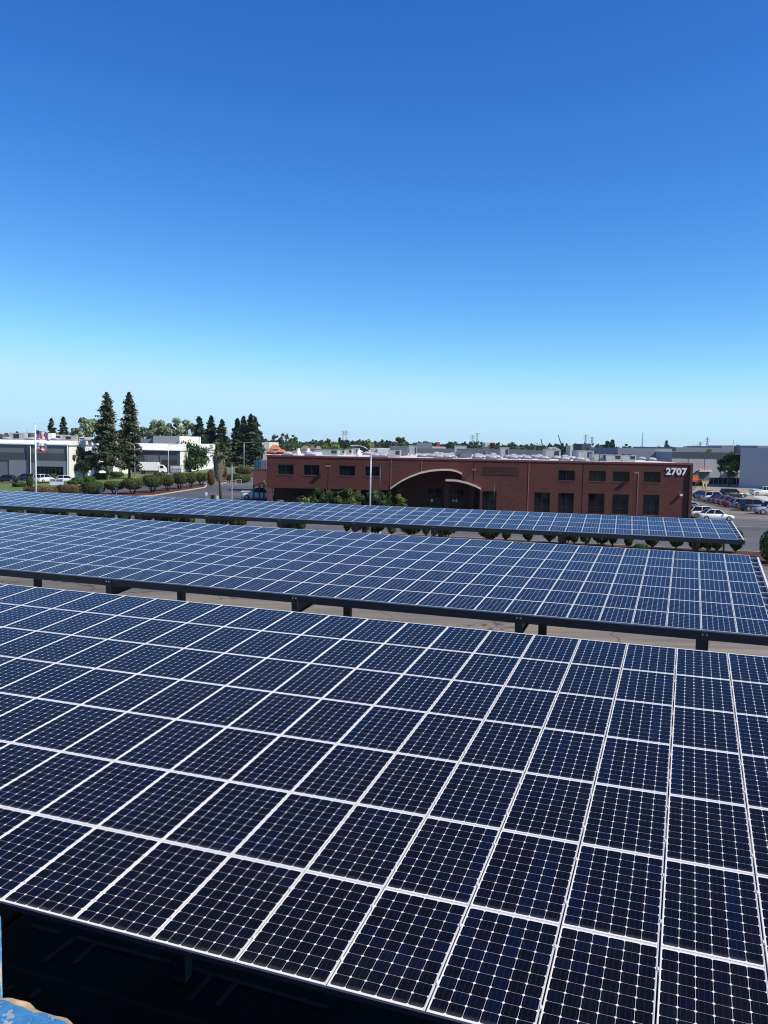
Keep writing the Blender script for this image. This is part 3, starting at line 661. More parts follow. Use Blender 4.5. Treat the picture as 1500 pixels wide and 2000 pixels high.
U_ = [(628, 659, 878, 113, 2.2, 'unitgreen', 'faded green rooftop unit nearest the left end of the brick building', True),
      (661, 672, 878.5, 122, 2, 'unit', 'small grey rooftop unit just right of the faded green one', True),
      (674, 686, 876.5, 125, 2, 'unit', 'taller grey rooftop unit, second right of the faded green one', True),
      (688, 699, 875.5, 128, 2.2, 'unit', 'grey rooftop unit just left of the white street lamp head', True),
      (757, 781, 878.5, 113, 2.2, 'unit', 'wide grey rooftop unit with grille, right of the black lamp post', True),
      (779, 795, 873, 122, 3, 'midgrey', 'tall grey rooftop box behind the wide unit with grille', False),
      (797, 803, 870, 130, 2, 'unit', 'narrow upright rooftop unit right of the tall grey box', False),
      (804, 812, 870.5, 133, 2, 'unit', 'second narrow upright rooftop unit, nearer the pale blue building', True),
      (892, 920, 876.5, 114, 3, 'midgrey', 'large plain grey rooftop box above the curved entrance canopy', False),
      (887, 909, 870.5, 128, 3, 'unit', 'grey rooftop box standing behind the large plain grey one', False),
      (943, 953, 872.5, 140, 2.5, 'midgrey', 'grey rooftop box seen behind the domes above the lettering', False),
      (976, 992, 874, 135, 2.5, 'unit', 'pale rooftop box on the far half of the brick building roof', True),
      (1065, 1092, 878, 126, 4, 'unit', 'low wide rooftop unit with red panel left of the right-hand upper windows', True),
      (1128, 1157, 880, 122, 2.5, 'unit', 'wide dark-fronted rooftop unit in the middle of the right half', True),
      (1154, 1168, 886.5, 111, 2, 'unit', 'short rooftop unit with a white face near the front coping', False),
      (1170, 1181, 887, 111, 2, 'unit', 'rooftop unit between the short white-faced one and the two-fan one', True),
      (1182, 1212, 888, 110, 2.2, 'unit', 'long rooftop unit with two dark grilles near the front coping', True),
      (1213, 1240, 889, 110, 2.2, 'unit', 'rightmost long rooftop unit on the brick building', True)]
for a in U_: hvac(*a)
for px, D, lab in ((581, 110, 'white cone vent near the left end of the brick building roof'), (600, 113, 'white cone vent second from the left end of the roof'), (698.5, 109, 'white cone vent left of the white street lamp')):
    t = thing('roof_vent', on_roof(px, D), lab, 'roof vent', 'white cone vents on the brick building roof'); h = .8
    b = MB(); b.tube([(0, 0, 0), (0, 0, .3), (0, 0, h)], [.36, .34, .16], 14); b.build('stack', 'white', t, True)
    b = MB(); b.tube([(0, 0, h-.05), (0, 0, h), (0, 0, h+.08), (0, 0, h+.11)], [.14, .22, .2, .05], 14); b.build('cap', 'white', t, True)
# acrylic skylights
def skylight_meshes():
    b = MB(); rings = []
    for k in range(6):
        f = k/5; a = f*math.pi/2; rx = .62*math.cos(a)+.02; ry = .55*math.cos(a)+.02
        rings.append([(rx*(abs(math.cos(t_))**.55)*math.copysign(1, math.cos(t_)), ry*(abs(math.sin(t_))**.55)*math.copysign(1, math.sin(t_)), .16+.36*math.sin(a)) for t_ in [2*math.pi*j/20+.01 for j in range(20)]])
    b.loft(rings); m1 = b.mesh('dome', 'dome', True)
    b = MB(); b.span((-.7, -.65, 0), (.7, .65, .16)); m2 = b.mesh('curb', 'midgrey'); return m1, m2
SK = skylight_meshes()
srt = thing('skylight', (0, 0, -50), 'white acrylic dome skylight on the white roof of the brick building', 'skylight', 'dome skylights on the brick building roof', FY)
link('dome', SK[0], srt); link('curb', SK[1], srt)
ORD = 'first second third fourth fifth sixth seventh eighth ninth tenth eleventh twelfth'.split()
spots = [(gx(px, D), D, ORD[q], rn) for (D, ps), rn in zip( ((109, (560, 604, 731, 745, 855, 871, 930, 958, 1100, 1129)), (114, (822, 844, 878, 938, 966, 1000, 1026, 1060)), (120, (740, 752, 830, 860, 930, 950, 990, 1010, 1046, 1084, 1110, 1270)), (128, (600, 715, 850, 870, 935, 962, 1020, 1040, 1250)), (138, (640, 860, 880, 930, 1000, 1050, 1100, 1200)), (150, (700, 850, 960, 1080))), ('front', 'second', 'third', 'fourth', 'fifth', 'rearmost')) for q, px in enumerate(sorted(ps))]
for k, (x, y, q, rn) in enumerate(spots):
    o = srt if k == 0 else copy_tree(srt); o.location = (x, y, ROOFZ); o['label'] = 'white dome skylight, %s from the left in the %s row on the brick building roof' % (q, rn)

# ------------------------------------------------------------------ vehicles
def ngon_ring(x, zb, zt_, w0, w1, w2): # cross-section of the lower body
    return [(x, -w0, zb), (x, -w1, zb+.14), (x, -w1*1.0, (zb+zt_)/2+.05), (x, -w2, zt_), (x, w2, zt_), (x, w1, (zb+zt_)/2+.05), (x, w1, zb+.14), (x, w0, zb)]
def make_car(style, col, label, group, loc, rz):
    name = {'pickup': 'pickup_truck'}.get(style, 'parked_car')
    t = thing(name, loc, label, {'pickup': 'pickup truck', 'suv': 'suv', 'wagon': 'car'}.get(style, 'car'), group, rz)
    pm = PAINT[col]; hw = .90 if style in ('sedan', 'hatch') else .95
    L_ = dict(sedan=4.7, hatch=4.2, suv=4.75, wagon=4.8, pickup=5.6)[style]; H_ = dict(sedan=1.45, hatch=1.48, suv=1.75, wagon=1.56, pickup=1.85)[style]
    belt = dict(sedan=.93, hatch=.95, suv=1.12, wagon=.98, pickup=1.15)[style]; h2 = L_/2
    hood = belt-.12; tail = belt-(.02 if style != 'sedan' else .0)
    gs = dict(sedan=(-1.65, -.95, .35, 1.05), hatch=(-2.0, -1.55, .25, 1.0), suv=(-2.25, -1.95, .3, .95), wagon=(-2.25, -1.75, .3, 1.05), pickup=(-.75, -.62, .85, 1.4))[style]
    st = [(-h2, .38, tail-.12, .72), (-h2+.08, .28, tail-.04, .84), (-h2+.5, .24, tail, .97), (-.6, .22, belt, 1), (gs[3]-.05, .22, belt-.02, 1), (h2-.9, .24, hood, .97), (h2-.25, .26, hood-.10, .9), (h2-.03, .30, hood-.28, .76), (h2, .36, hood-.36, .7)]
    b = MB(); b.loft([ngon_ring(x, zb, z, hw*k*.9, hw*k, hw*k*.93) for x, zb, z, k in st]); b.build('body', pm, t, True)
    if style == 'pickup':
        b = MB(); b.box((-1.75, 0, belt+.015), (1.9, 1.55, .03)); b.build('bed', 'grille', t)
        b = MB(); b.span((-2.78, -.93, belt-.02), (-.8, -.8, belt+.12)); b.build('bed_side', pm, t); b = MB(); b.span((-2.78, .8, belt-.02), (-.8, .93, belt+.12)); b.build('bed_side', pm, t); b = MB(); b.span((-2.79, -.8, belt-.02), (-2.7, .8, belt+.12)); b.build('tailgate', pm, t)
    a, c, d, e = gs; zr = H_-.04; w0, w1 = hw*.9, hw*.68
    ring = lambda x, z, w: [(x, -w, z), (x, w, z)]
    b = MB()
    P = [(a, -w0, belt-.04), (c, -w1, zr), (d, -w1, zr), (e, -w0, belt-.04)]; Q = [(x, -y, z) for x, y, z in P]
    b.quad(*P); b.quad(*Q[::-1]); b.quad(P[0], Q[0], Q[1], P[1]); b.quad(P[2], Q[2], Q[3], P[3]); b.quad(P[1], Q[1], Q[2], P[2]); b.build('window', 'carglass', t)
    b = MB(); b.loft([[(c-.06, -w1+.02, zr), (c-.06, w1-.02, zr), (c-.06, w1-.06, zr+.03), (c-.06, -w1+.06, zr+.03)], [((c+d)/2, -w1-.02, zr-.01), ((c+d)/2, w1+.02, zr-.01), ((c+d)/2, w1-.05, zr+.055), ((c+d)/2, -w1+.05, zr+.055)], [(d+.06, -w1+.02, zr-.02), (d+.06, w1-.02, zr-.02), (d+.06, w1-.06, zr+.02), (d+.06, -w1+.06, zr+.02)]]); b.build('roof', pm, t, True)
    b = MB()
    for s_ in (-1, 1):
        for (x0, z0, w_0), (x1, z1, w_1) in (((a, belt-.03, w0), (c, zr, w1)), ((d, zr, w1), (e, belt-.03, w0)), (((c+d)/2-.1, belt-.03, w0), ((c+d)/2, zr, w1))): b.tube([(x0, s_*(w_0+.012), z0), (x1, s_*(w_1+.012), z1)], .045, 5)
    b.build('pillar', pm, t)
    wr = .34 if style in ('sedan', 'hatch', 'wagon') else .39
    for x in (h2-.88, -h2+.92):
        for s_ in (-1, 1):
            b = MB(); b.tube([(x, s_*(hw-.2), wr), (x, s_*(hw+.015), wr)], wr, 18); o = b.build('wheel', 'rubber', t)
            b = MB(); b.tube([(x, s_*(hw+.012), wr), (x, s_*(hw+.03), wr)], wr*.62, 14); b.build('rim', 'rim', o)
    for s_ in (-1, 1):
        b = MB(); b.box((h2-.12, s_*hw*.62, hood-.27), (.16, .34, .13)); b.build('headlight', 'lamp', t)
        b = MB(); b.box((-h2+.06, s_*hw*.68, tail-.22), (.12, .26, .16)); b.build('tail_light', 'redlamp', t)
        b = MB(); b.box((e-.25, s_*(hw+.07), belt+.02), (.14, .16, .12)); b.build('mirror', pm, t)
    return t
# the long row on the right
RG = 'cars parked in the long row on the right'
row = [('suv', 'navy', 'dark navy suv at the near end of the long car row, beside the silver pickup'), ('sedan', 'red', 'dark red sedan just behind the navy suv'), ('hatch', 'silver', 'silver hatchback between the two red cars nearest the navy suv'),
       ('sedan', 'red', 'second dark red sedan counted back from the navy suv'), ('sedan', 'grey', 'dark grey sedan in the middle of the long car row'), ('sedan', 'red', 'third and farthest dark red sedan of the long row'), ('sedan', 'black', 'black sedan behind the farthest red sedan'),
       ('suv', 'white', 'white suv between two black cars in the far half of the row'), ('suv', 'black', 'black suv behind the white suv of the long row'), ('hatch', 'grey', 'dark grey hatchback second from the far end of the row'), ('sedan', 'navy', 'dark blue sedan at the far end of the row, by the brick corner')]
for k, (st_, co_, lb) in enumerate(row):
    D = 124.5+k*3.05; x = 55.6+.12*(D-124)+rng.uniform(-.3, .3); make_car(st_, co_, lb, RG, (x, D, .02), R(3+rng.uniform(-1.5, 1.5)))
make_car('pickup', 'silver', 'silver pickup truck cut by the right edge, nearest of the long row', RG, (G(1482, 1004).x+2.0, 119.0, .02), R(182))
make_car('suv', 'black', 'black suv parked beyond the middle of the long row, by the dirt', RG, (G(1420, 973).x+1.5, G(1420, 973).y+1, .02), R(3))
WG = 'cars parked against the right end of the brick building'
for st_, co_, lb, px, D in (('sedan', 'white', 'white sedan behind the right tip of the farthest carport', 1398, 106.3), ('wagon', 'white', 'white estate car second nearest beside the brick corner', 1379, 110.2),
                            ('sedan', 'blue', 'pale blue sedan half hidden behind the white estate car', 1364, 114.5), ('hatch', 'white', 'white hatchback peeping out behind the brick corner', 1352, 120.5)):
    make_car(st_, co_, lb, WG, (gx(px, D), D, .02), R(2))
make_car('pickup', 'white', 'white crew-cab pickup by the grey wall at the right edge', None, (G(1492, 968).x, G(1492, 968).y, .02), R(4))
make_car('pickup', 'white', 'white pickup beside the low carport left of the brick building', None, (gx(492, 129)+1.0, 129.5, .02), R(4))
LG = 'cars parked in front of the long grey warehouse'
for st_, co_, lb, px, py, rz in (('sedan', 'black', 'black sedan at the left edge in front of the warehouse', 9, 942, 176), ('suv', 'white', 'white car behind the flagpole in front of the warehouse', 82, 943.5, 75), ('hatch', 'white', 'white hatchback right of the sale board in front of the warehouse', 128, 943.5, 15)):
    p = G(px, py); make_car(st_, co_, lb, LG, (p.x, p.y+1, .02), R(rz))
p = G(20, 940); make_car('sedan', 'navy', 'dark blue sedan second from the left edge by the warehouse', LG, (p.x+1.5, p.y+4, .02), R(172))
# box truck at the second warehouse
t = thing('box_truck', G(298, 926), 'white box truck backed up to the grey loading bay', 'truck', rz=R(8)); 
b = MB(); b.span((-3.6, -1.25, 1.0), (1.6, 1.25, 3.1)); b.build('cargo_box', 'white', t)
b = MB(); b.loft([[(1.7, -1.1, .6), (1.7, 1.1, .6), (1.7, 1.1, 2.5), (1.7, -1.1, 2.5)], [(2.7, -1.1, .6), (2.7, 1.1, .6), (2.7, 1.1, 2.4), (2.7, -1.1, 2.4)], [(3.6, -1.05, .6), (3.6, 1.05, .6), (3.5, 1.05, 1.5), (3.5, -1.05, 1.5)]]); c_ = b.build('cab', 'white', t)
b = MB(); b.span((2.0, -1.12, 1.6), (2.9, -1.101, 2.25)); b.build('window', 'carglass', c_)
b = MB(); b.span((-3.6, -.5, .7), (1.7, .5, .99)); b.build('chassis', 'black', t)
for x in (-2.4, 2.7):
    for s_ in (-1, 1): b = MB(); b.tube([(x, s_*.85, .45), (x, s_*1.15, .45)], .45, 16); b.build('wheel', 'rubber', t)
# boom lift
t = thing('boom_lift', (G(1358, 948).x, G(1358, 948).y, 0), 'orange boom lift working beside the far corner of the brick building', 'boom lift')
b = MB(); b.span((-1.3, -1.1, .5), (1.2, 1.1, 1.5)); b.box((-.3, 0, 2.0), (1.6, 1.3, 1.0)); b.build('chassis', 'orange', t)
for x in (-.9, .9):
    for s_ in (-1, 1): b = MB(); b.tube([(x, s_*.8, .5), (x, s_*1.15, .5)], .5, 14); b.build('wheel', 'rubber', t)
D_ = G(1358, 948).y; zb1 = zt(1357, 930, D_); zb2 = zt(1362, 918, D_)
b = MB(); b.tube([(-.8, 0, 2.4), (-2.2, 0, zb1*.75)], .2, 6); b.build('lower_boom', 'orange', t); b = MB(); b.tube([(-2.2, 0, zb1*.75), (.9, 0, zb2)], .17, 6); b.build('upper_boom', 'black', t)
x0 = .6; b = MB()
for z in (0, .55, 1.1):
    for q in (((x0, -.6, z), (x0+2.4, -.6, z)), ((x0, .6, z), (x0+2.4, .6, z)), ((x0, -.6, z), (x0, .6, z)), ((x0+2.4, -.6, z), (x0+2.4, .6, z))): b.tube([Vector(a)+Vector((0, 0, zb2)) for a in q], .05, 5)
for x in (x0, x0+1.2, x0+2.4):
    for y in (-.6, .6): b.tube([(x, y, zb2), (x, y, zb2+1.1)], .05, 5)
b.box((x0+1.2, 0, zb2), (2.4, 1.2, .1)); b.build('basket', 'orange', t)
for px in (1372.5, 1378.5):
    p = G(px, 956); t = thing('bollard', p, 'yellow bollard left of its twin near the grey wall' if px < 1375 else 'yellow bollard right of its twin near the grey wall', 'bollard', 'pair of yellow bollards')
    b = MB(); b.tube([(0, 0, 0), (0, 0, 1.25), (0, 0, 1.33)], [.16, .16, .08], 12); b.build('post', 'yellow', t, True)

# ------------------------------------------------------------------ poles, flags, signs
def street_lamp(px, ptop, D, arm, label, mat='galv', r=.1, sides=1, droop=0.0, group='street lamps'):
    z = zt(px, ptop, D); t = thing('street_lamp', (gx(px, D), D, 0), label, 'street lamp', group)
    b = MB(); b.tube([(0, 0, 0), (0, 0, z*.6), (0, 0, z)], [r, r*.8, r*.6], 10); b.build('pole', mat, t, True)
    b = MB(); b.tube([(0, 0, 0), (0, 0, .35)], r*2.2, 10); b.build('footing', 'concrete', t)
    for s_ in ((-1, 1) if sides == 2 else (math.copysign(1, arm),)):
        A = abs(arm); P = [(s_*A*(1-math.cos(q))*.999, 0, z-.1+droop*math.sin(q)) for q in [i*math.pi/2/6 for i in range(7)]] if droop else [(0, 0, z-.05), (s_*A, 0, z+.12 if sides == 1 else z-.05)]
        b = MB(); b.tube(P, r*.45, 6); b.build('arm', mat, t)
        e = Vector(P[-1]); b = MB(); b.loft([[(e.x-s_*.1, -.12, e.z-.06), (e.x-s_*.1, .12, e.z-.06), (e.x-s_*.1, .1, e.z+.07), (e.x-s_*.1, -.1, e.z+.07)], [(e.x+s_*.6, -.17, e.z-.06), (e.x+s_*.6, .17, e.z-.06), (e.x+s_*.6, .1, e.z+.03), (e.x+s_*.6, -.1, e.z+.03)]]); b.build('lamp_head', mat, t)
    return t
street_lamp(722.5, 888, 80, -1.4, 'tall pale street lamp with an arm curving left in front of the brick building', 'galv', .095, droop=.95)
street_lamp(740.5, 907, 82, 1.0, 'black double-headed lamp post right of the pale street lamp', 'black', .1, sides=2)
street_lamp(262, 872, 188, -3.6, 'silver street lamp right of the two redwoods, its arm pointing left', 'galv', .13, droop=1.3)
street_lamp(327.5, 868, 218, 2.2, 'thin street lamp between the warehouse and the round dark tree', 'galv', .12)
street_lamp(475, 864, 285, 2.4, 'street lamp in front of the dense conifer clump', 'galv', .14)
street_lamp(964.5, 945, 99, 1.0, 'low black lamp post in front of the window right of the entrance', 'black', .06)
def post(px, py, D, r, mat, name, label, cat, top=None, head=None):
    z = top if top else zt(px, py, D); t = thing(name, (gx(px, D), D, 0), label, cat); b = MB(); b.tube([(0, 0, 0), (0, 0, z)], r, 8); b.build('post', mat, t)
    if head: b = MB(); b.box((0, -r-.02, z-head[1]/2), (head[0], .03, head[1])); b.build('sign_face', head[2], t)
    return t
post(451.6, 908, 127, .09, 'galv', 'utility_pole', 'plain pale pole standing alone in the lot right of the palm', 'pole')
SG = 'small signs in the lot'
for px, py, D, hd, lb in ((195.5, 954, 128, (.32, .5, 'signblue'), 'small blue parking sign in front of the reddish hedge'), (225.5, 952, 128, (.32, .5, 'signblue'), 'small blue parking sign in front of the first trimmed tree'),
                      (402, 961, 122, (.35, .5, 'white'), 'small white sign left of the palm trunk'), (424, 968, 116, (.3, .9, 'white'), 'narrow white sign right beside the palm trunk'), (414, 967, 118, (.55, .6, 'black'), 'small dark sign board just left of the palm trunk')):
    post(px, py, D, .03, 'galv', 'parking_sign', lb, 'sign', head=hd)['group'] = SG
# pedestrian rails at the crossing
for k, (px, py) in enumerate(((440, 950), (455, 948.5), (466, 947))):
    p = G(px, py); t = thing('barrier_rail', p, ('leftmost', 'middle', 'rightmost')[k]+' of the three low pale barrier rails beyond the palm', 'barrier', 'low barrier rails')
    b = MB()
    for x in (-.55, .55): b.tube([(x, 0, 0), (x, 0, 1.1)], .05, 6)
    b.tube([(-.6, 0, 1.08), (.6, 0, 1.08)], .05, 6); b.tube([(-.55, 0, .6), (.55, 0, .6)], .04, 6); b.build('rail', 'kerb', t)
# flagpole and flags
def flag_mats():
    t = NT('stars_and_stripes'); uv = t.n('ShaderNodeUVMap').outputs[0]; sp = t.n('ShaderNodeSeparateXYZ'); t.L(uv, sp.inputs[0]); U, V = sp.outputs[0], sp.outputs[1]
    st = t.math('GREATER_THAN', t.math('FRACT', t.math('ADD', t.math('MULTIPLY', V, 6.5), 0.0)), .5); c = t.mix(st, (.55, .03, .05), (.75, .73, .72))
    can = t.math('MULTIPLY', t.math('LESS_THAN', U, .4), t.math('GREATER_THAN', V, .462))
    vo = t.n('ShaderNodeTexVoronoi'); vo.inputs['Scale'].default_value = 1; vo.inputs['Randomness'].default_value = 0; mp = t.n('ShaderNodeMapping'); t.L(uv, mp.inputs[0]); mp.inputs['Scale'].default_value = (15, 13, 1); t.L(mp.outputs[0], vo.inputs['Vector'])
    cc = t.mix(t.math('LESS_THAN', vo.outputs['Distance'], .25), (.02, .03, .16), (.7, .7, .72)); c = t.mix(can, c, cc); M['usflag'] = t.set(c, .8, 0, .1)
    t = NT('bear_flag'); uv = t.n('ShaderNodeUVMap').outputs[0]; sp = t.n('ShaderNodeSeparateXYZ'); t.L(uv, sp.inputs[0]); U, V = sp.outputs[0], sp.outputs[1]
    c = t.mix(t.math('LESS_THAN', V, .17), (.75, .73, .72), (.55, .03, .05))
    def ell(cx, cy, rx, ry): return t.math('LESS_THAN', t.math('ADD', t.math('POWER', t.math('ABSOLUTE', t.math('DIVIDE', t.math('SUBTRACT', U, cx), rx)), 2.0), t.math('POWER', t.math('ABSOLUTE', t.math('DIVIDE', t.math('SUBTRACT', V, cy), ry)), 2.0)), 1.0)
    for e in ((.52, .56, .2, .12), (.33, .54, .08, .08), (.38, .42, .03, .09), (.46, .42, .03, .09), (.6, .42, .035, .09), (.68, .44, .035, .1)): c = t.mix(ell(*e), c, (.16, .08, .04))
    c = t.mix(ell(.16, .78, .055, .08), c, (.55, .03, .05)); c = t.mix(ell(.52, .31, .28, .03), c, (.1, .2, .05)); M['caflag'] = t.set(c, .8, 0, .1)
flag_mats()
DP_ = 115; zp = zt(67.8, 829, DP_)
t = thing('flagpole', (gx(68.5, DP_), DP_, 0), 'white flagpole with two flags left of the redwoods', 'flagpole')
b = MB(); b.tube([(0, 0, 0), (0, 0, zp*.5), (0, 0, zp)], [.14, .11, .06], 12); b.build('pole', 'white', t, True)
b = MB(); b.tube([(0, 0, zp), (0, 0, zp+.06), (0, 0, zp+.15), (0, 0, zp+.2)], [.04, .1, .1, .02], 12); b.build('finial', 'yellow', t, True)
def flag(name, label, z0, z1, Lf, mat, sag):
    b = MB(); nx, nz = 22, 10; h = z0-z1; g = []
    for i in range(nx+1):
        u = i/nx; row_ = []
        for j in range(nz+1):
            v = j/nz; x = .12+Lf*u*(.98-.05*math.sin(3*v)); y = .16*math.sin(u*9+v*2)*u**.6+.05*math.sin(u*21); z = z1+h*v-sag*u**1.3*(.7+.3*math.sin(2.2*u+v))+.05*math.sin(u*12)*u; row_.append((x, y, z))
        g.append(row_)
    for i in range(nx):
        for j in range(nz):
            b.quad(g[i][j], g[i+1][j], g[i+1][j+1], g[i][j+1], uv=[(i/nx, j/nz), ((i+1)/nx, j/nz), ((i+1)/nx, (j+1)/nz), (i/nx, (j+1)/nz)])
    o = b.build(name, mat, None, True); o.location = (gx(68.5, DP_), DP_, 0); return tag(o, label, 'flag', 'flags on the white pole')
flag('flag', 'striped flag with a dark blue starred corner, upper of the two on the pole', zt(70, 840, DP_), zt(70, 855, DP_), 1.75, 'usflag', .42)
flag('flag', 'white flag with a red bottom stripe, lower of the two on the pole', zt(70, 863, DP_), zt(70, 880, DP_), 1.6, 'caflag', .28)
# real-estate board
D = 140; x0, x1 = gx(95.5, D), gx(122.5, D); zt0, zt1 = zt(109, 947.5, D), zt(109, 935, D)
t = thing('sale_board', ((x0+x1)/2, D, 0), 'white FOR LEASE board between the white cars by the warehouse', 'sign board')
hw_ = (x1-x0)/2; b = MB(); b.box((0, 0, (zt0+zt1)/2), (hw_*2, .08, zt1-zt0)); b.build('board', 'white', t)
for s_ in (-1, 1): b = MB(); b.tube([(s_*hw_*.8, .08, 0), (s_*hw_*.8, .08, zt1)], .06, 6); b.build('leg', 'white', t)
c = bpy.data.curves.new('lettering', 'FONT'); c.body = 'FOR LEASE'; c.size = .46; c.extrude = .01; c.offset = .012; c.align_x = 'CENTER'; o = bpy.data.objects.new('lettering', c); C.objects.link(o); bpy.context.view_layer.update()
me = bpy.data.meshes.new_from_object(o.evaluated_get(bpy.context.evaluated_depsgraph_get())); me.materials.clear(); me.materials.append(M['signink']); bpy.data.objects.remove(o)
o = link('lettering', me, t); o.rotation_euler = (R(90), 0, 0); o.location = (0, -.06, zt1-.42); o.scale = (2*hw_*.86/max(.1, max(v.co.x for v in me.vertices)*2), 1, 1)

# ------------------------------------------------------------------ warehouses left
def part_box(t, name, p0, p1, mat): b = MB(); b.span(p0, p1); return b.build(name, mat, t)
def warehouse_one():
    D = 178.0; X1 = gx(132.5, D); X0 = X1-75; top = zt(132, 867.5, D); DEP = 44
    t = thing('warehouse', (X1, D, 0), 'long grey warehouse with white roof and white end wall behind the flagpole', 'warehouse')
    part_box(t, 'wall', (-75, 0, 0), (-.01, .3, top-.25), 'midgrey'); part_box(t, 'wall', (-.30, .3, 0), (0, DEP, top-.25), 'white'); part_box(t, 'wall', (-75, DEP, 0), (0, DEP+.3, top-.25), 'midgrey'); part_box(t, 'wall', (-75, .3, 0), (-74.7, DEP, top-.25), 'midgrey')
    ft = zt(66, 859.5, D); b = MB(); b.prism([(-75.2, -.3, top-.25), (-75.2, -.3, top-.05), (-75.2, 1.3, ft), (-75.2, 1.3, top-.25)], (75.5, 0, 0)); b.build('fascia', 'white', t); part_box(t, 'fascia', (-.3, 1.31, top-.249), (.3, DEP+.3, ft), 'white'); part_box(t, 'roof', (-75, 1.31, ft-.3), (-.31, DEP, ft-.05), 'roofwhite')
    def X(px): return gx(px, D)-X1
    part_box(t, 'band', (-75, -.12, zt(66, 900, D)), (X(132), -.001, zt(66, 884.5, D)), 'darkgrey')
    part_box(t, 'panel', (X(17), -.16, .2), (X(52.5), -.002, zt(30, 898.5, D)), 'lightgrey')
    part_box(t, 'panel', (X(52.8), -.3, .0), (X(60), -.003, top-.3), 'darkgrey')
    part_box(t, 'panel', (X(70), -.16, zt(90, 911, D)), (X(131), -.002, zt(90, 900, D)), 'lightgrey')
    part_box(t, 'panel', (X(123), -.17, .2), (X(131), -.004, zt(127, 911, D)), 'lightgrey')
    w_ = part_box(t, 'window', (X(71), -.06, .4), (X(122.5), -.001, zt(90, 911.5, D)), 'glass')
    b = MB()
    for k in range(8): x = X(71)+(X(122.5)-X(71))*k/7; b.span((x-.06, -.12, .4), (x+.06, -.061, zt(90, 912, D)))
    b.build('frame', 'black', w_)
    b = MB(); b.tube([(X(131.5), -.2, .1), (X(131.5), -.2, top-.3)], .12, 8); b.build('downpipe', 'white', t)
    b = MB(); b.tube([(X(60), -.4, .1), (X(60), -.4, top-.6)], .1, 8); b.build('downpipe', 'white', t)
    # openings and dark strips on the white end wall
    for y0, y1, z0, z1, m in ((16, 19, .3, 5.6, 'darkgrey'), (24, 29, .2, 3.4, 'darkgrey'), (34, 36, .1, 2.6, 'greywall')): part_box(t, 'door', (.001, y0, z0), (.1, y1, z1), m)
    return t, X1, D, ft-.11, DEP
T1, WX, WD, WT, WDEP = warehouse_one()
for k, (px, D, w_, h, m, lb) in enumerate(((92, 200, 3.2, 1.7, 'white', 'white box on the warehouse roof behind the upper flag'), (137, 183, 3.0, 1.2, 'unit', 'pale unit with a dark vent at the warehouse roof edge'), (115, 215, 5, 1.4, 'cream', 'long cream plant box near the middle of the warehouse roof'),
        (18, 210, 2.2, 1.2, 'brownroof', 'small brown roof box near the left edge'), (36, 196, 3.6, 1.6, 'unit', 'grey roof unit left of the flagpole top'), (60, 220, 2.5, 1.8, 'midgrey', 'dark roof unit behind the flagpole'), (160, 200, 6, .9, 'roofwhite', 'low white roof box left of the redwoods'))):
    x = gx(px, D); t = thing('rooftop_unit', (x, D, WT+.06), lb, 'air conditioner', 'units on the grey warehouse roof'); part_box(t, 'casing', (-w_/2, -1, .15), (w_/2, 1, h), m); part_box(t, 'curb', (-w_/2+.1, -.9, 0), (w_/2-.1, .9, .14), 'roofwhite'); part_box(t, 'grille', (-w_*.2, -1.05, .35), (w_*.15, -1.001, h-.25), 'grille')
for k, (px, D) in enumerate(sorted(((108, 190), (120, 192), (147, 195), (172, 190), (178, 205), (60, 195), (14, 192), (80, 206)))):
    o = copy_tree(srt); o.location = (gx(px, D), D, WT+.05); o.scale = (1.6, 1.6, 1.3); o['label'] = '%s from the left of the white dome skylights on the long grey warehouse roof' % ORD[k]; o['group'] = 'dome skylights on the warehouse roof'
def warehouse_two():
    D = 228.0; X0 = gx(262, D); X1 = gx(350, D); top = zt(300, 866, D); b0 = zt(300, 879.5, D)
    t = thing('warehouse', (X0, D, 0), 'grey warehouse with a broad white fascia and a tall rear block, right of the redwoods', 'warehouse'); W_ = X1-X0; DEP = 46
    part_box(t, 'wall', (0, 0, 0), (W_-.01, .3, b0), 'darkgrey'); part_box(t, 'wall', (W_-.3, .3, 0), (W_, DEP, b0), 'white'); b = MB(); b.prism([(-.3, -.5, b0), (-.3, -.5, b0+.15), (-.3, .9, top), (-.3, .9, b0)], (W_+.6, 0, 0)); b.build('fascia', 'white', t); part_box(t, 'fascia', (W_-.3, .91, b0), (W_+.3, DEP, top), 'white')
    part_box(t, 'roof', (-.2, .92, top-.4), (W_-.31, DEP, top-.1), 'roofwhite'); part_box(t, 'wall', (0, .31, 0), (.3, DEP, b0), 'darkgrey')
    def X(px): return gx(px, D)-X0
    for a, c in ((281, 285), (286, 308), (311, 326)): part_box(t, 'panel', (X(a), -.1, .2), (X(c), -.001, zt(300, 889, D)), 'midgrey')
    part_box(t, 'loading_door', (X(314.5), -.12, .1), (X(345), -.101, zt(330, 898, D)), 'grille')
    D2 = 244; xa, xb = gx(298, D2)-X0, gx(351, D2)-X0; zt2 = zt(330, 851.5, D2)
    part_box(t, 'rear_block', (xa, D2-D, top-.1), (xb-.3, D2-D+28, zt2), 'greywall'); 
    part_box(t, 'rear_wall', (xb-.29, D2-D, 0), (xb, D2-D+27, zt2), 'white')
    part_box(t, 'rear_block', (gx(270, D2)-X0, D2-D+2, top-.1), (xa-.01, D2-D+20, zt(285, 857, D2)), 'greywall')
    part_box(t, 'parapet', (gx(372, 268)-X0, 268-D-.3, 0), (gx(389, 268)-X0, 268-D, zt(380, 852.5, 268)), 'concrete')
    return t
warehouse_two()
t = thing('equipment_cage', G(344, 925), 'pale fenced utility cage beside the dark loading door', 'cage')
b = MB()
for k in range(9): b.tube([(-2+k*.5, 0, 0), (-2+k*.5, 0, 2.3)], .06, 5)
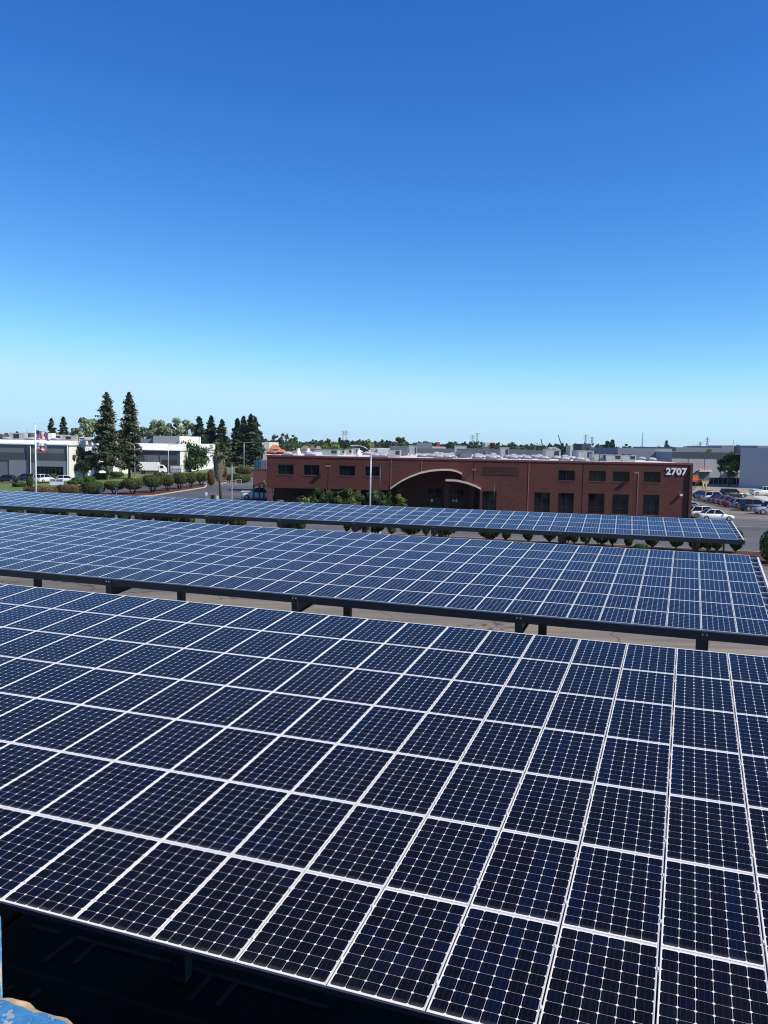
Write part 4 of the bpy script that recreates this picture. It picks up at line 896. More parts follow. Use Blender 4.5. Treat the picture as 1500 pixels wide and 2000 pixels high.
for z in (.4, 1.3, 2.2): b.tube([(-2, 0, z), (2, 0, z)], .06, 5)
b.build('fence', 'lightgrey', t); part_box(t, 'tank', (-1.6, .4, 0), (1.2, 1.8, 1.9), 'white')
# blue and grey containers and the low brick wall left of the office building
D = 150; t = thing('shipping_container', (gx(500.5, D), D, 2.2), 'blue box left of the pale one behind the low brick wall', 'container'); hw_ = (gx(507, D)-gx(494, D))/2
b = MB()
for k in range(9): x = -hw_+2*hw_*k/9; b.span((x, 0 if k % 2 else .06, 0), (x+2*hw_/9, 5, zt(500, 899, D)-2.2))
b.build('shell', paint('container_blue', (.03, .13, .2)), t)
t2 = thing('shipping_container', (gx(514, D), D, 2.2), 'pale grey box right of the blue one behind the low brick wall', 'container'); b = MB(); hw_ = (gx(521, D)-gx(507.4, D))/2
for k in range(9): x = -hw_+2*hw_*k/9; b.span((x, 0 if k % 2 else .06, 0), (x+2*hw_/9, 5, zt(514, 898.5, D)-2.2))
b.build('shell', 'lightgrey', t2)
D = 146; t = thing('brick_wall', (gx(493, D), D, 0), 'low dark red wing wall with pale stains left of the office building', 'wall')
x1 = gx(526, D)-gx(493, D); part_box(t, 'wall', (0, 0, .0), (x1, .35, zt(510, 917.5, D)), 'brick_light'); part_box(t, 'platform', (0, .36, .0), (x1, 12, 2.15), 'brick'); part_box(t, 'coping', (-.05, -.06, zt(510, 917.5, D)+.002), (x1, .41, zt(510, 917.5, D)+.12), 'cap')
b = MB()
for cx, cz, r in ((2.0, 1.9, .35), (4.3, 1.6, .3), (4.6, 2.4, .32), (6.0, 1.8, .3)):
    b.quad(*[(cx-0+r*1.5*math.cos(a)*rng.uniform(.6, 1.1)*.5, -.004, cz+r*math.sin(a)*rng.uniform(.7, 1.2)) for a in [2*math.pi*k/9 for k in range(9)]])
b.build('stain', 'kerb', t)['kind'] = 'stuff'
# low flat shelter over the white pickup
D = 126; xa, xb = gx(496, D), gx(523, D); t = thing('parking_shelter', (xa, D-2, 0), 'low dark lean-to shelter with slim posts over the white pickup', 'shelter')
b = MB(); w_ = xb-xa; b.prism([(0, 0, 2.3), (w_, 0, 3.0), (w_, 0, 3.15), (0, 0, 2.45)], (0, 6.5, 0)); b.build('roof', 'steel', t)
for x in (0.1, w_*.45, w_-.5): b = MB(); b.span((x, .1, 0), (x+.18, .3, 2.3+x/w_*.7)); b.build('post', 'steel', t)
# ------------------------------------------------------------------ buildings right
def block(name, label, cat, px0, px1, D, py_top, dep, mat, roof='roofwhite', group=None, band=None, z0=0, rz=0):
    x0, x1 = gx(px0, D), gx(px1, D); top = zt((px0+px1)/2, py_top, D); t = thing(name, (x0, D, z0), label, cat, group, rz); w_ = x1-x0; top -= z0
    part_box(t, 'wall', (0, 0, 0), (w_, .4, top), mat); part_box(t, 'wall', (0, .4, 0), (.4, dep, top), mat); part_box(t, 'wall', (w_-.4, .4, 0), (w_, dep, top), mat); part_box(t, 'wall', (.4, dep-.4, 0), (w_-.4, dep, top), mat)
    part_box(t, 'roof', (.4, .4, top-.5), (w_-.4, dep-.4, top-.3), roof)
    if band: part_box(t, 'band', (-.05, -.15, top-band), (w_+.05, -.002, top+.1), 'darkgrey')
    return t, w_, top
t, w_, top = block('warehouse', 'tall blank blue-grey warehouse wall at the right edge', 'warehouse', 1442, 1980, 203, 879, 45, 'palegrey', rz=R(-30))
part_box(t, 'vent', (17, -.1, 6.8), (18.2, -.002, 7.6), 'midgrey')
t, w_, top = block('warehouse', 'pale concrete warehouse with a dark top band behind the round tree', 'warehouse', 1309, 1470, 247, 884, 60, 'concrete', band=1.6)
for k in range(1, 5): part_box(t, 'joint', (w_*k/5-.05, -.06, 0), (w_*k/5+.05, -.003, top-1.7), 'midgrey')
for k, (xa, z) in enumerate(((7.5, 2.6), (16, 2.6))):
    b = MB(); b.span((xa, -.9, z), (xa+4.2, -.001, z+.35)); b.build('awning', 'white', t); part_box(t, 'window', (xa+.4, -.05, .3), (xa+3.8, -.003, z-.1), 'midgrey')
t, w_, top = block('warehouse', 'wide grey windowless warehouse behind the right half of the brick building', 'warehouse', 1203, 1308.5, 262, 875.5, 60, 'greywall')
block('warehouse', 'far white-roofed warehouse above the pale concrete one', 'warehouse', 1316, 1404, 340, 874, 60, 'lightgrey')
block('warehouse', 'grey block standing among the far white roofs on the right', 'warehouse', 1404.5, 1428, 345, 871.5, 40, 'greywall')
block('warehouse', 'farthest white-roofed warehouse left of the tall blank wall', 'warehouse', 1429, 1474, 350, 873, 60, 'lightgrey')
block('warehouse', 'grey parapet block above the tall blank wall at the right edge', 'warehouse', 1474.5, 1560, 330, 871, 50, 'greywall')
t = thing('metal_fence', (gx(1383, 222), 222, 0), 'long dark screen fence in front of the pale concrete warehouse', 'fence'); L_ = gx(1446, 222)-gx(1383, 222)
part_box(t, 'screen', (0, 0, 0), (L_, .06, 1.7), 'black')
for k in range(8): b = MB(); b.tube([(L_*k/7, -.05, 0), (L_*k/7, -.05, 1.85)], .05, 6); b.build('post', 'galv', t)
# ------------------------------------------------------------------ town behind
def house(px0, px1, D, ywall, yroof, wall, roof, label, name='house', ridge='x'):
    x0, x1 = gx(px0, D), gx(px1, D); c = (px0+px1)/2; zw, zr = max(1.5, zt(c, ywall, D)), zt(c, yroof, D); zr = max(zr, zw+.8); w_ = x1-x0; dp = min(12, w_*.9)
    t = thing(name, ((x0+x1)/2, D, 0), label, 'house', 'houses beyond the brick building'); part_box(t, 'wall', (-w_/2+.3, .3, 0), (w_/2-.3, dp-.3, zw), wall)
    b = MB()
    if ridge == 'x': P = [(-w_/2, 0, zw), (w_/2, 0, zw), (w_/2, dp, zw), (-w_/2, dp, zw)]; r0, r1 = (-w_/2+dp*.35, dp/2, zr), (w_/2-dp*.35, dp/2, zr)
    else: P = [(-w_/2, 0, zw), (w_/2, 0, zw), (w_/2, dp, zw), (-w_/2, dp, zw)]; r0, r1 = (0, 0, zr), (0, dp, zr)
    if ridge == 'x': b.quad(P[0], P[1], r1, r0); b.quad(P[2], P[3], r0, r1); b.quad(P[1], P[2], r1); b.quad(P[3], P[0], r0); b.quad(*P[::-1])
    else: b.quad(P[0], P[1], r0); b.quad(P[1], P[2], r1, r0); b.quad(P[2], P[3], r1); b.quad(P[3], P[0], r0, r1); b.quad(*P[::-1])
    b.build('roof', roof, t)
    for s_ in (-.25, .2): part_box(t, 'window', (w_*s_-.6, .25, zw*.45), (w_*s_+.6, .299, zw*.8), 'glass')
    return t
house(523, 545, 330, 877, 868.5, 'cream', 'terracotta', 'house with a bright orange tiled roof right of the dense conifer clump')
house(536, 557, 322, 883, 877.5, 'redroof', 'terracotta', 'low red-walled house with an orange roof beside the taller orange one')
house(517, 536, 318, 884, 878.5, 'redroof', 'terracotta', 'small pink gable house in front of the orange roofs', ridge='y')
block('warehouse', 'cream blank-walled building right of the dense conifer clump', 'warehouse', 503, 524, 340, 863.5, 30, 'cream')
block('warehouse', 'cream building glimpsed between the trio of conifers and the conifer clump', 'warehouse', 441, 456, 330, 863.5, 30, 'cream')
block('warehouse', 'pale pink low building above the left end of the brick roof', 'warehouse', 512, 556, 300, 888, 14, 'walk')
hs = [(566, 578, 420, 877, 872, 'cream', 'greyroof', 'grey-roofed house left of the long brown-roofed one'), (583, 604, 400, 878, 870.5, 'cream', 'brownroof', 'long brown-roofed house between the trees'), (604, 613, 395, 878, 870, 'terracotta', 'brownroof', 'reddish house at the right end of the brown-roofed one'), (613, 626, 410, 877, 871.5, 'cream', 'greyroof', 'grey-roofed house behind the faded green rooftop unit'),
      (556, 600, 360, 885, 880.5, 'cream', 'brownroof', 'wide low brown roof just above the left brick roof'), (600, 640, 370, 884, 879.5, 'cream', 'greyroof', 'wide low grey roof just above the faded green unit')]
for a in hs: house(*a)
bs = [(693, 719, 300, 871.5, 12, 'black', 'flat dark-fronted building with a white side left of the yellow-green tree'), (718, 743, 320, 875, 12, 'cream', 'low cream building right of the white street lamp'), (735, 760, 300, 876, 30, 'white', 'long white roof right of the street lamp'),
      (760, 812, 310, 871.5, 18, 'midgrey', 'grey parapet building behind the tall rooftop boxes'), (811, 841, 420, 864.5, 22, 'lightgrey', 'pale blue-white building standing above the rooftops left of the red house'), (841, 868, 380, 872.5, 18, 'cream', 'long low cream building right of the pale blue-white one'),
      (808, 892, 260, 876.5, 40, 'midgrey', 'long flat white-roofed shed behind the domes on the left'), (905, 990, 262, 877.5, 40, 'midgrey', 'long flat white-roofed shed behind the domes in the middle'), (992, 1068, 266, 879.5, 40, 'midgrey', 'long flat white-roofed shed left of the pitched grey roof'),
      (849, 856, 520, 863.5, 10, 'redroof', 'small reddish building in the far treeline left of the pylons'), (944, 961, 520, 864.5, 14, 'cream', 'sunlit cream building in the far treeline right of the pylons'), (1133, 1151, 300, 867, 14, 'darkgrey', 'dark square building topping the rooftops near the right-hand pylons'),
      (1126, 1158, 290, 880, 10, 'cream', 'low cream building below the dark square one'), (1110, 1124, 420, 870, 10, 'cream', 'small cream building left of the dark square one')]
for px0, px1, D, yt, dep, m, lb in bs: block('building', lb, 'building', px0, px1, D, yt, dep, m, group='town buildings behind the brick roof')
house(1062, 1094, 330, 879, 873, 'cream', 'greyroof', 'house with a broad pitched grey roof behind the domes')
def pylon(px, ytop, D, label, w_=.9, name='pylon', mat='galv', kind='pylon', lean=0):
    z = zt(px, ytop, D); k = D/1000; t = thing(name, (gx(px, D), D, 0), label, kind, 'pylons on the horizon' if kind == 'pylon' else None); b = MB(); bw, tw = 5.5*k*w_, 1.1*k*w_; r = .22*k
    cs = [(-1, -1), (1, -1), (1, 1), (-1, 1)]; n = 7
    def P(c, f): q = bw+(tw-bw)*min(1, f*1.25); return Vector((c[0]*q/2+lean*f, c[1]*q/2, z*f))
    for c in cs: b.tube([P(c, 0), P(c, .8), P(c, 1)], r, 4)
    for i in range(n):
        for a, c in zip(cs, cs[1:]+cs[:1]): b.tube([P(a, i/n), P(c, (i+1)/n)], r*.7, 4); b.tube([P(c, i/n), P(a, (i+1)/n)], r*.7, 4)
    b.build('lattice', mat, t)
    if kind == 'pylon':
        for f in (.78, .88, .97): b = MB(); b.tube([(-3.6*k*w_, 0, z*f), (3.6*k*w_, 0, z*f)], r*1.4, 4); b.build('crossarm', mat, t)
    return t
for a in ((668, 842, 1500, 'left one of the pair of pylons above the yellow-green tree'), (674, 840.5, 1450, 'right one of the pair of pylons above the yellow-green tree'), (920, 850, 1500, 'shorter left pylon of the pair above the brick building'), (929, 845.5, 1400, 'taller right pylon of the pair above the brick building'),
          (1139.5, 849, 1300, 'taller pylon above the dark square building'), (1152, 853, 1450, 'shorter pylon right of the dark square building'), (1376.5, 854, 1200, 'pylon above the pale concrete warehouse'), (1363, 862.5, 1700, 'faint small pylon left of the one above the pale concrete warehouse')): pylon(*a)
pylon(1250, 845, 1300, 'very thin tall radio mast on the right of the horizon', .25, 'radio_mast', 'galv', 'mast')
for px, yt, ln, lb in ((1054, 857, -5, 'short crane among the far trees'), (1093, 849.5, -9, 'taller leaning crane jib among the far trees')): pylon(px+6, yt, 1100, lb, .45, 'crane', 'steel', 'crane', ln)
post(1427, 860, 330, .12, 'galv', 'utility_pole', 'thin pole on the far right among the white roofs', 'pole'); post(442.5, 840, 330, .15, 'galv', 'utility_pole', 'thin mast between the trio of conifers and the conifer clump', 'pole')
post(53.5, 838, 300, .12, 'galv', 'utility_pole', 'thin mast rising behind the warehouse roof left of the flagpole', 'pole')

# ------------------------------------------------------------------ trees and shrubs
def tree_h(px, ytop, D): return zt(px, ytop, D)
# the two redwoods
D = 170; conifer(G(210, 937), tree_h(216, 760, D), 4.1, 'redwood', 'taller and broader of the two big redwoods by the street lamp', 'pair of tall redwoods', n=17000, leaf=.44, bare=.13, power=.72, name='redwood_tree', gap=.6, whorls=46)
p = G(253, 935); conifer(p, tree_h(257, 766, p.y), 3.6, 'redwood', 'slimmer right one of the two big redwoods, beside the street lamp', 'pair of tall redwoods', n=15000, leaf=.44, bare=.12, power=.72, name='redwood_tree', gap=.6, whorls=44)
CG = 'dark conifers left of the brick building'
for px, yt, D, r, lb in ((388, 814, 290, 4.4, 'leftmost of the three dark conifers beside the white wall'), (411, 812, 295, 4.4, 'middle and tallest of the three dark conifers beside the white wall'), (432, 819, 292, 4.2, 'rightmost of the three dark conifers beside the white wall'),
                         (462, 818, 300, 4.2, 'left shorter conifer of the dense clump'), (474, 813, 305, 4.4, 'second conifer from the left in the dense clump'), (488, 808.5, 300, 4.6, 'tallest conifer in the dense clump'), (497, 815, 304, 4.0, 'right-hand conifer of the dense clump')):
    conifer((gx(px, D), D, 0), tree_h(px, yt, D), r, 'conifer', lb, CG, n=5200, leaf=.75, bare=.05, power=.78, droop=.1, gap=.15, whorls=34)
for px, yt, D, r, lb in ((100, 818, 420, 4.4, 'left one of the two small conifers above the warehouse roof'), (123.5, 814.5, 425, 5.0, 'right one of the two small conifers above the warehouse roof'), (507, 843, 520, 4.5, 'small dark conifer right of the dense clump'), (33, 843, 620, 5, 'tiny conifer on the left skyline')):
    conifer((gx(px, D), D, 0), tree_h(px, yt, D), r, 'conifer', lb, 'small conifers on the skyline', n=2600, leaf=1.0, bare=.04, power=.75, droop=.1, gap=.05, whorls=22)
PG = 'pale trees behind the warehouses'
for px, yt, D, r, lb in ((149, 834, 420, 3.2, 'low pale tree just right of the two small conifers'), (164, 819, 425, 7.5, 'tallest pale tree left of the redwoods'), (186, 828, 430, 4, 'narrow pale tree touching the taller redwood'),
                     (285, 832, 430, 4.5, 'leftmost pale tree right of the redwoods'), (296, 826, 440, 5, 'second pale tree right of the redwoods'), (309, 824, 435, 6, 'third and bushier pale tree right of the redwoods'), (320, 833, 445, 4, 'short pale tree in the middle of the pale group'),
                     (337, 823, 440, 4.6, 'upright pale tree left of the rear warehouse block'), (352, 822.5, 440, 6.5, 'broad pale tree above the rear warehouse block'), (365, 824.5, 445, 5, 'rightmost pale tree, above the white wall')):
    round_tree('pale_tree', (gx(px, D), D, 0), tree_h(px, yt, D), r, 'pale', lb, 'tree', PG, n=2600, leaf=1.0, trunk_h=tree_h(px, yt, D)*.25, trunk_r=.35, clumps=20, bark='barkpale', cr=r*.36)
round_tree('round_tree', G(371, 922), tree_h(371, 871, 215), 4.9, 'dark', 'big round dark green tree between the grey warehouse and the palm', 'tree', n=6500, leaf=.42, trunk_h=1.2, clumps=60, rzk=1.1, trunk_r=.25)
round_tree('leafy_tree', G(163, 936), tree_h(163, 873, 172), 2.9, 'grey', 'grey-green leafy tree in front of the white warehouse end wall', 'tree', n=4600, leaf=.38, trunk_h=1.4, clumps=36, trunk_r=.15)
round_tree('leafy_tree', G(144, 936), tree_h(144, 887, 172), 1.9, 'grey', 'smaller grey-green tree left of the leafy one by the white end wall', 'tree', n=2200, leaf=.36, trunk_h=1.1, clumps=20, trunk_r=.12)
round_tree('round_tree', G(1424, 951), tree_h(1424, 884, 208), 2.7, 'dark', 'dense lollipop tree in front of the pale concrete warehouse', 'tree', n=5200, leaf=.36, trunk_h=3.0, clumps=44, trunk_r=.16)
# clipped shrubs: hedges, then trimmed multi-stem trees along the kerb
HG = 'trimmed trees along the kerb on the left'
def hd(px0, px1, y0, y1, mat, label, group=None, n=1800, name='hedge', leaf=.15, box=2.8, dk=.8):
    c = (px0+px1)/2; p = G(c, y1); dx = (px1-px0)/FPX*p.y; h = zt(c, y0, p.y); return hedge(name, p, dx, dx*dk if dx < 3 else 2.2, h, mat, label, 'hedge', group, n=n, leaf=leaf, box=box)
hd(48, 112, 949.5, 966, 'brownhedge', 'leftmost long reddish hedge under the flagpole', 'reddish hedges on the left', n=6500, box=4)
hd(111, 158, 946, 966, 'brownhedge', 'reddish hedge right of the longest one under the sale board', 'reddish hedges on the left', n=5500, box=3.6)
hd(158, 205, 940, 965, 'olive', 'tall boxy clipped hedge left of the trimmed trees', None, n=5200, box=3.4)
def trimmed(px0, px1, y0, y1, label, mat='olive', tb=.34):
    c = (px0+px1)/2; p = G(c, y1); r = (px1-px0)/2/FPX*p.y; h = zt(c, y0, p.y); t = thing('trimmed_tree', p, label, 'tree', HG, rng.random()*3)
    b = MB()
    for k in range(5):
        a = 2*math.pi*k/5+rng.random(); b.tube([(math.cos(a)*.1, math.sin(a)*.1, -.1), (math.cos(a)*r*.35, math.sin(a)*r*.35, h*tb*.9), (math.cos(a)*r*.6, math.sin(a)*r*.6, h*(tb+.25))], [.09, .07, .04], 6)
    b.build('trunk', 'bark', t, True)
    n = 3400; u = nr.normal(size=(n, 3)); q = (np.abs(u)**3.2).sum(1)**(-1/3.2); hh = h*(1-tb); r *= 1.07
    P = u*q[:, None]; P *= (1-.3*nr.rand(n)**2)[:, None]*(1+.06*np.sin(P[:, :1]*6+c)); P = P*np.array([r, r, hh/2]); P[:, :2] *= (.82+.22*(P[:, 2:]/hh+.5)); P[:, 2] += h*tb+hh/2
    link('crown', leaf_mesh(P, .17, LF[mat], N=u, jitter=.7), t); return t
for k, (a, c, y0, y1) in enumerate(((207, 240, 940, 965), (241, 278, 934.5, 966), (279, 317, 928, 963), (316, 339, 927.5, 960), (336, 366, 924, 956), (363, 383, 924, 953), (381, 405, 924, 949))):
    trimmed(a, c, y0, y1, ('first and lowest trimmed tree at the left end of the kerb row', 'second trimmed tree of the kerb row, below the silver street lamp', 'third and widest trimmed tree of the kerb row', 'fourth trimmed tree, narrower, in the middle of the kerb row', 'fifth trimmed tree of the kerb row, below the thin street lamp', 'sixth, slim trimmed tree of the kerb row', 'last trimmed tree of the kerb row, next to the palm')[k])
for k, (a, c, y0, y1, m) in enumerate(((52, 64, 930, 951, 'dark'), (94, 116, 922, 937, 'green'), (25, 50, 942, 951, 'dark'), (139, 163, 932, 945, 'green'), (160, 187, 930, 942, 'green'), (132, 152, 938, 947, 'dark'), (182, 206, 924, 936, 'dark'), (214, 241, 921, 932, 'green'), (192, 214, 924, 935, 'dark'), (300, 322, 922, 932, 'olive'))):
    hd(a, c, y0, y1, m, ('dark block of hedge left of the flagpole', 'bright rounded bush in front of the warehouse window', 'low dark hedge at the left by the black sedan', 'green mounded bush right of the sale board', 'second green mound left of the redwoods', 'dark low bush beside the white hatchback', 'dark hedge block at the foot of the taller redwood', 'bright hedge block between the redwoods', 'small dark hedge left of the redwood trunk', 'olive bush in front of the box truck')[k], 'bushes on the lawn in front of the warehouses', n=1800, leaf=.22)
for k, (a, c, y0, y1, m) in enumerate(((442, 490, 926, 943, 'green'), (458, 494, 912, 926, 'olive'), (440, 458, 902, 912, 'olive'), (405, 420, 918, 948, 'brownhedge'), (428, 443, 912, 932, 'olive'))):
    hd(a, c, y0, y1, m, ('long bright green hedge right of the palm', 'olive hedge above the bright green one right of the palm', 'small far hedge below the conifer clump', 'narrow brown hedge behind the palm trunk', 'upright olive bush just right of the palm')[k], 'hedges around the palm', n=3200, leaf=.2)
# palm
def palm():
    D = 118; x = gx(426.5, D); H_ = zt(425, 884, D); t = thing('palm_tree', (x, D, 0), 'palm with a shaggy brown skirt of dead fronds standing in the lot', 'palm')
    b = MB(); b.tube([(.35, 0, -.1), (.1, 0, H_*.4), (0, 0, H_)], [.22, .17, .15], 10); b.build('trunk', 'bark', t, True)
    n = 2200; zz = nr.rand(n)**.8; z = H_-.2-zz*3.6; rr = (.75*(1-zz)**.6+.18)*(.5+.55*nr.rand(n)); a = nr.rand(n)*6.283
    P = np.stack([rr*np.cos(a), rr*np.sin(a), z], 1)
    V = []; me_b = MB()
    for q in range(n):
        c, s_ = math.cos(a[q]), math.sin(a[q]); l = .35+.4*rng.random(); w2 = .035; p = P[q]; tx, ty = -s_*w2, c*w2
        me_b.quad((p[0]-tx, p[1]-ty, p[2]+l/2), (p[0]+tx, p[1]+ty, p[2]+l/2), (p[0]+tx+c*.1, p[1]+ty+s_*.1, p[2]-l/2), (p[0]-tx+c*.1, p[1]-ty+s_*.1, p[2]-l/2))
    me_b.build('skirt', 'skirt', t)
    b = MB()
    for k in range(34):
        a_ = k*2.4+rng.random()*.5; el = rng.uniform(-.5, 1.3); L_ = rng.uniform(.9, 1.3); c, s_ = math.cos(a_), math.sin(a_); ce, se = math.cos(el), math.sin(el)
        base = Vector((0, 0, H_)); tip = base+Vector((c*ce, s_*ce, se))*L_; side = Vector((-s_, c, 0)); up = side.cross((tip-base).normalized())
        for j in range(13):                                   # fan leaf: narrow blades
            f = (j-6)/6*1.15; d = ((tip-base).normalized()*math.cos(f)+side*math.sin(f)).normalized(); e = tip+d*(.75*math.cos(f*.6))-Vector((0, 0, .25*abs(f)+.12)); w2 = up.cross(d).normalized()*.045
            b.quad(tip-w2*.4, tip+d*.35-w2, e, tip+d*.35+w2)
        b.quad(base-side*.02, base+side*.02, tip+side*.015, tip-side*.015)
    o = b.build('crown', 'bark', t); o.data.materials.clear(); o.data.materials.append(LF['palm'])
    a_ = o.data.attributes.new('tint', 'FLOAT', 'POINT'); a_.data.foreach_set('value', nr.rand(len(o.data.vertices)))
palm()
# shrubs against the brick building
SHG = 'shrubs in front of the brick building'
for px, w_, yt, D, m, n, lb in ((545, 22, 971, 98, 'yellow', 700, 'low pale yellow bush left of the round one under the overhang'), (599, 30, 969, 98, 'yellow', 1500, 'rounded yellow-green bush under the brick overhang'), (622, 40, 953, 103, 'dark', 1500, 'dark pine-like shrub in the shade of the overhang'),
                             (588, 24, 962, 103, 'grey', 900, 'grey shrub in the shade left of the dark pine-like one'), (655, 40, 955, 101, 'green', 2600, 'left half of the large green shrubbery below the upper windows'), (683, 46, 952, 100.5, 'green', 3000, 'tall right half of the large green shrubbery below the upper windows'), (722, 22, 958, 101.5, 'grey', 1200, 'greyish shrub behind the pale street lamp'),
                             (736, 44, 954.5, 101, 'green', 2600, 'flowering green shrub around the black lamp post'), (783, 26, 963, 100, 'yellow', 1700, 'small yellow-green tree at the left foot of the entrance arch'), (758, 18, 962, 102, 'dark', 800, 'dark bush squeezed beside the left foot of the arch'),
                             (985, 20, 994, 101.5, 'yellow', 500, 'low bush under the lettering, just above the carport edge'), (1098, 16, 1001, 101, 'green', 400, 'low bush below the second large lower window')):
    r = w_/2/FPX*D; round_tree('shrub', (gx(px, D), D, 0), max(.5, zt(px, yt+5, D)), r, m, lb, 'shrub', SHG, n=n, leaf=.2, trunk_h=.35, clumps=18, multi=True, trunk_r=.05, cr=r*.45, rzk=1.05)
# row of small trees behind the farthest carport
RGX = 'small trees in the planting strip behind the farthest carport'
names = 'left of the pale street lamp pole'
strip_trees = [(560, 30, 2.2, 'olive'), (590, 24, 1.8, 'green'), (470, 34, 1.7, 'olive'), (440, 26, 1.5, 'green'), (380, 18, 1.7, 'green'), (352, 34, 1.9, 'olive'), (322, 30, 2.0, 'dark'), (288, 34, 1.9, 'olive'), (250, 24, 1.8, 'green'), (210, 40, 2.0, 'dark'), (172, 34, 1.7, 'olive'), (128, 26, 1.6, 'green'), (84, 40, 1.9, 'dark'), (40, 30, 2.0, 'dark'),
               (684, 14, 2.2, 'olive'), (702, 22, 1.9, 'yellow'), (738, 40, 2.7, 'dark'), (773, 16, 2.5, 'green'), (808, 44, 2.8, 'dark'), (836, 16, 2.4, 'green'), (874, 42, 2.7, 'dark'), (962, 42, 2.7, 'dark'), (994, 18, 2.4, 'green'), (1036, 22, 2.5, 'dark'), (1078, 24, 2.8, 'dark'), (1108, 30, 2.6, 'dark'), (1126, 14, 2.2, 'green'), (1148, 20, 2.5, 'green'), (1178, 34, 2.9, 'dark'), (1200, 14, 2.3, 'green'),
               (1231, 16, 2.4, 'green'), (1277, 24, 2.5, 'dark'), (1324, 26, 2.5, 'green'), (1362, 32, 2.9, 'dark'), (1384, 20, 2.5, 'green'), (1401, 22, 2.4, 'dark'), (1441, 22, 2.5, 'dark')]
strip_trees.sort()
near = {738: 'broad dark small tree behind the black lamp post base', 1362: 'large dark small tree behind the carport beam near its right end', 1441: 'small tree at the right tip of the farthest carport', 1401: 'small round tree second from the right tip of the farthest carport', 684: 'thin shrub just left of the pale street lamp base'}
ordn = 'first second third fourth fifth sixth seventh eighth ninth tenth eleventh twelfth thirteenth fourteenth fifteenth sixteenth seventeenth eighteenth nineteenth twentieth'.split()
for k, (px, w_, h, m) in enumerate(strip_trees):
    t_ = (30-(px-750)/FPX*75)/(.9605-(px-750)/FPX*.278*-1) if False else None
    # where the sight line of this column meets the strip
    a = (px-750)/FPX; t_ = (P0.x-a*P0.y)/(UB.x*1.0+a*(-UB.y)); q = bp(t_, -.9+rng.uniform(-.5, .5))
    r = w_/2/FPX*q.y
    kk = len(strip_trees)-1-k; lb = near.get(px) or ('%s small tree from the %s end of the strip behind the farthest carport' % ((ordn[k], 'left') if k < 19 else (ordn[kk], 'right')))
    z_ = .08 if px < 620 else .34
    t = hedge('shrub' if px < 620 else 'small_tree', q+Vector((0, 0, z_)), r*2.2, 1.7, min(h, 1.9), m, lb if px > 620 else lb.replace('small tree', 'clipped shrub'), 'shrub' if px < 620 else 'tree', 'clipped shrubs behind the farthest carport' if px < 620 else RGX, n=1700, leaf=.2, box=2.2)
    if px > 620:
        b = MB(); b.tube([(0, 0, -.4), (.03, 0, .3)], .07, 6)
        if w_ > 28:
            for sx in (-1, 1): b.tube([(sx*.1, 0, -.35), (sx*.5, 0, .5)], .05, 5)
        b.build('trunk', 'bark', t)
hd(1236, 1268, 1062, 1076, 'green', 'low mounded clipped bush between two small trees of the strip', None, n=2600, name='bush', box=2.1, leaf=.12)
hedge('bush', (gx(1522, 66), 66, .08), 2.3, 2.2, zt(1500, 1034, 66), 'green', 'tall clipped bush cut by the right edge', 'bush', None, n=4200, leaf=.15, box=2.8)
# ------------------------------------------------------------------ far trees
FG = 'trees of the far treeline'
def far_tree(px, yt, D, w_, mat, label=None, grp=FG, n=700):
    r = w_/2/FPX*D; h = max(3, zt(px, yt, D)); k = D/400
    t = thing('distant_tree', (gx(px, D), D, 0), label or 'one of the small rounded trees in the far treeline', 'tree', grp)
    b = MB(); b.tube([(0, 0, 0), (0, 0, h*.6)], [.3*k, .15*k], 5); b.build('trunk', 'bark', t)
    P, ct, d = clump_pts(n, r, r, h*.45, 12, r*.5, h*.52, .8); link('crown', leaf_mesh(P, .75*k, LF[mat], N=d, jitter=.8, tint=ct), t)
sp = [(535, 849, 620, 18, 'grey', 'bare greyish tall tree right of the small dark conifer'), (552, 846, 600, 22, 'grey', 'tall grey-green tree left of the highest far tree'), (571, 847.5, 610, 20, 'grey', 'tall grey-brown tree at the left of the treeline'), (586, 858, 500, 18, 'dark', 'dark tree right of the tall grey-brown one'),
      (560, 862, 420, 40, 'green', 'wide green trees above the wide brown roof'), (597, 866, 430, 22, 'green', 'green tree right of the orange roofs'), (643, 856, 380, 26, 'yellow', 'bright green tree behind the grey rooftop units'), (656, 862, 360, 20, 'yellow', 'lower bright green tree beside the bright green one'), (663, 853, 640, 10, 'dark', 'dark tree under the pair of pylons'),
      (675, 856, 620, 10, 'dark', 'small dark tree right of the pair of pylons'), (713, 856.5, 420, 26, 'yellow', 'yellow-green tree behind the head of the pale street lamp'), (699, 859, 460, 18, 'green', 'green tree left of the yellow-green one'), (625, 860, 480, 26, 'green', 'green tree left of the bright green one'), (682, 866, 400, 24, 'green', 'low green trees below the pair of pylons'),
      (848, 861, 520, 12, 'brownhedge', 'reddish tree beside the small reddish building'), (893, 863, 500, 14, 'dark', 'dark tree left of the short pylon'), (960, 861, 520, 14, 'brownhedge', 'reddish-brown tree beside the sunlit cream building'), (1189, 861, 330, 20, 'green', 'green tree left of the lollipop tree on the skyline'), (1170, 870, 320, 36, 'green', 'wide green tree behind the two-fan rooftop unit'),
      (1222, 864, 420, 16, 'green', 'feathery tree left of the wide grey warehouse top'), (1245, 869, 420, 16, 'dark', 'dark tree peeping above the wide grey warehouse'), (1276, 870, 420, 18, 'green', 'green tree peeping above the wide grey warehouse'), (1380, 872, 300, 16, 'yellow', 'bright bush top above the dark band of the pale warehouse'), (1437, 867, 520, 12, 'dark', 'dark tree among the white roofs at the right'),
      (1297, 866, 520, 12, 'dark', 'pointed tree near the right end of the wide grey warehouse'), (1495, 866, 420, 16, 'dark', 'dark tree top at the right edge above the blank wall'), (1362, 875, 430, 12, 'green', 'tree between the white roofs and the pylon')]
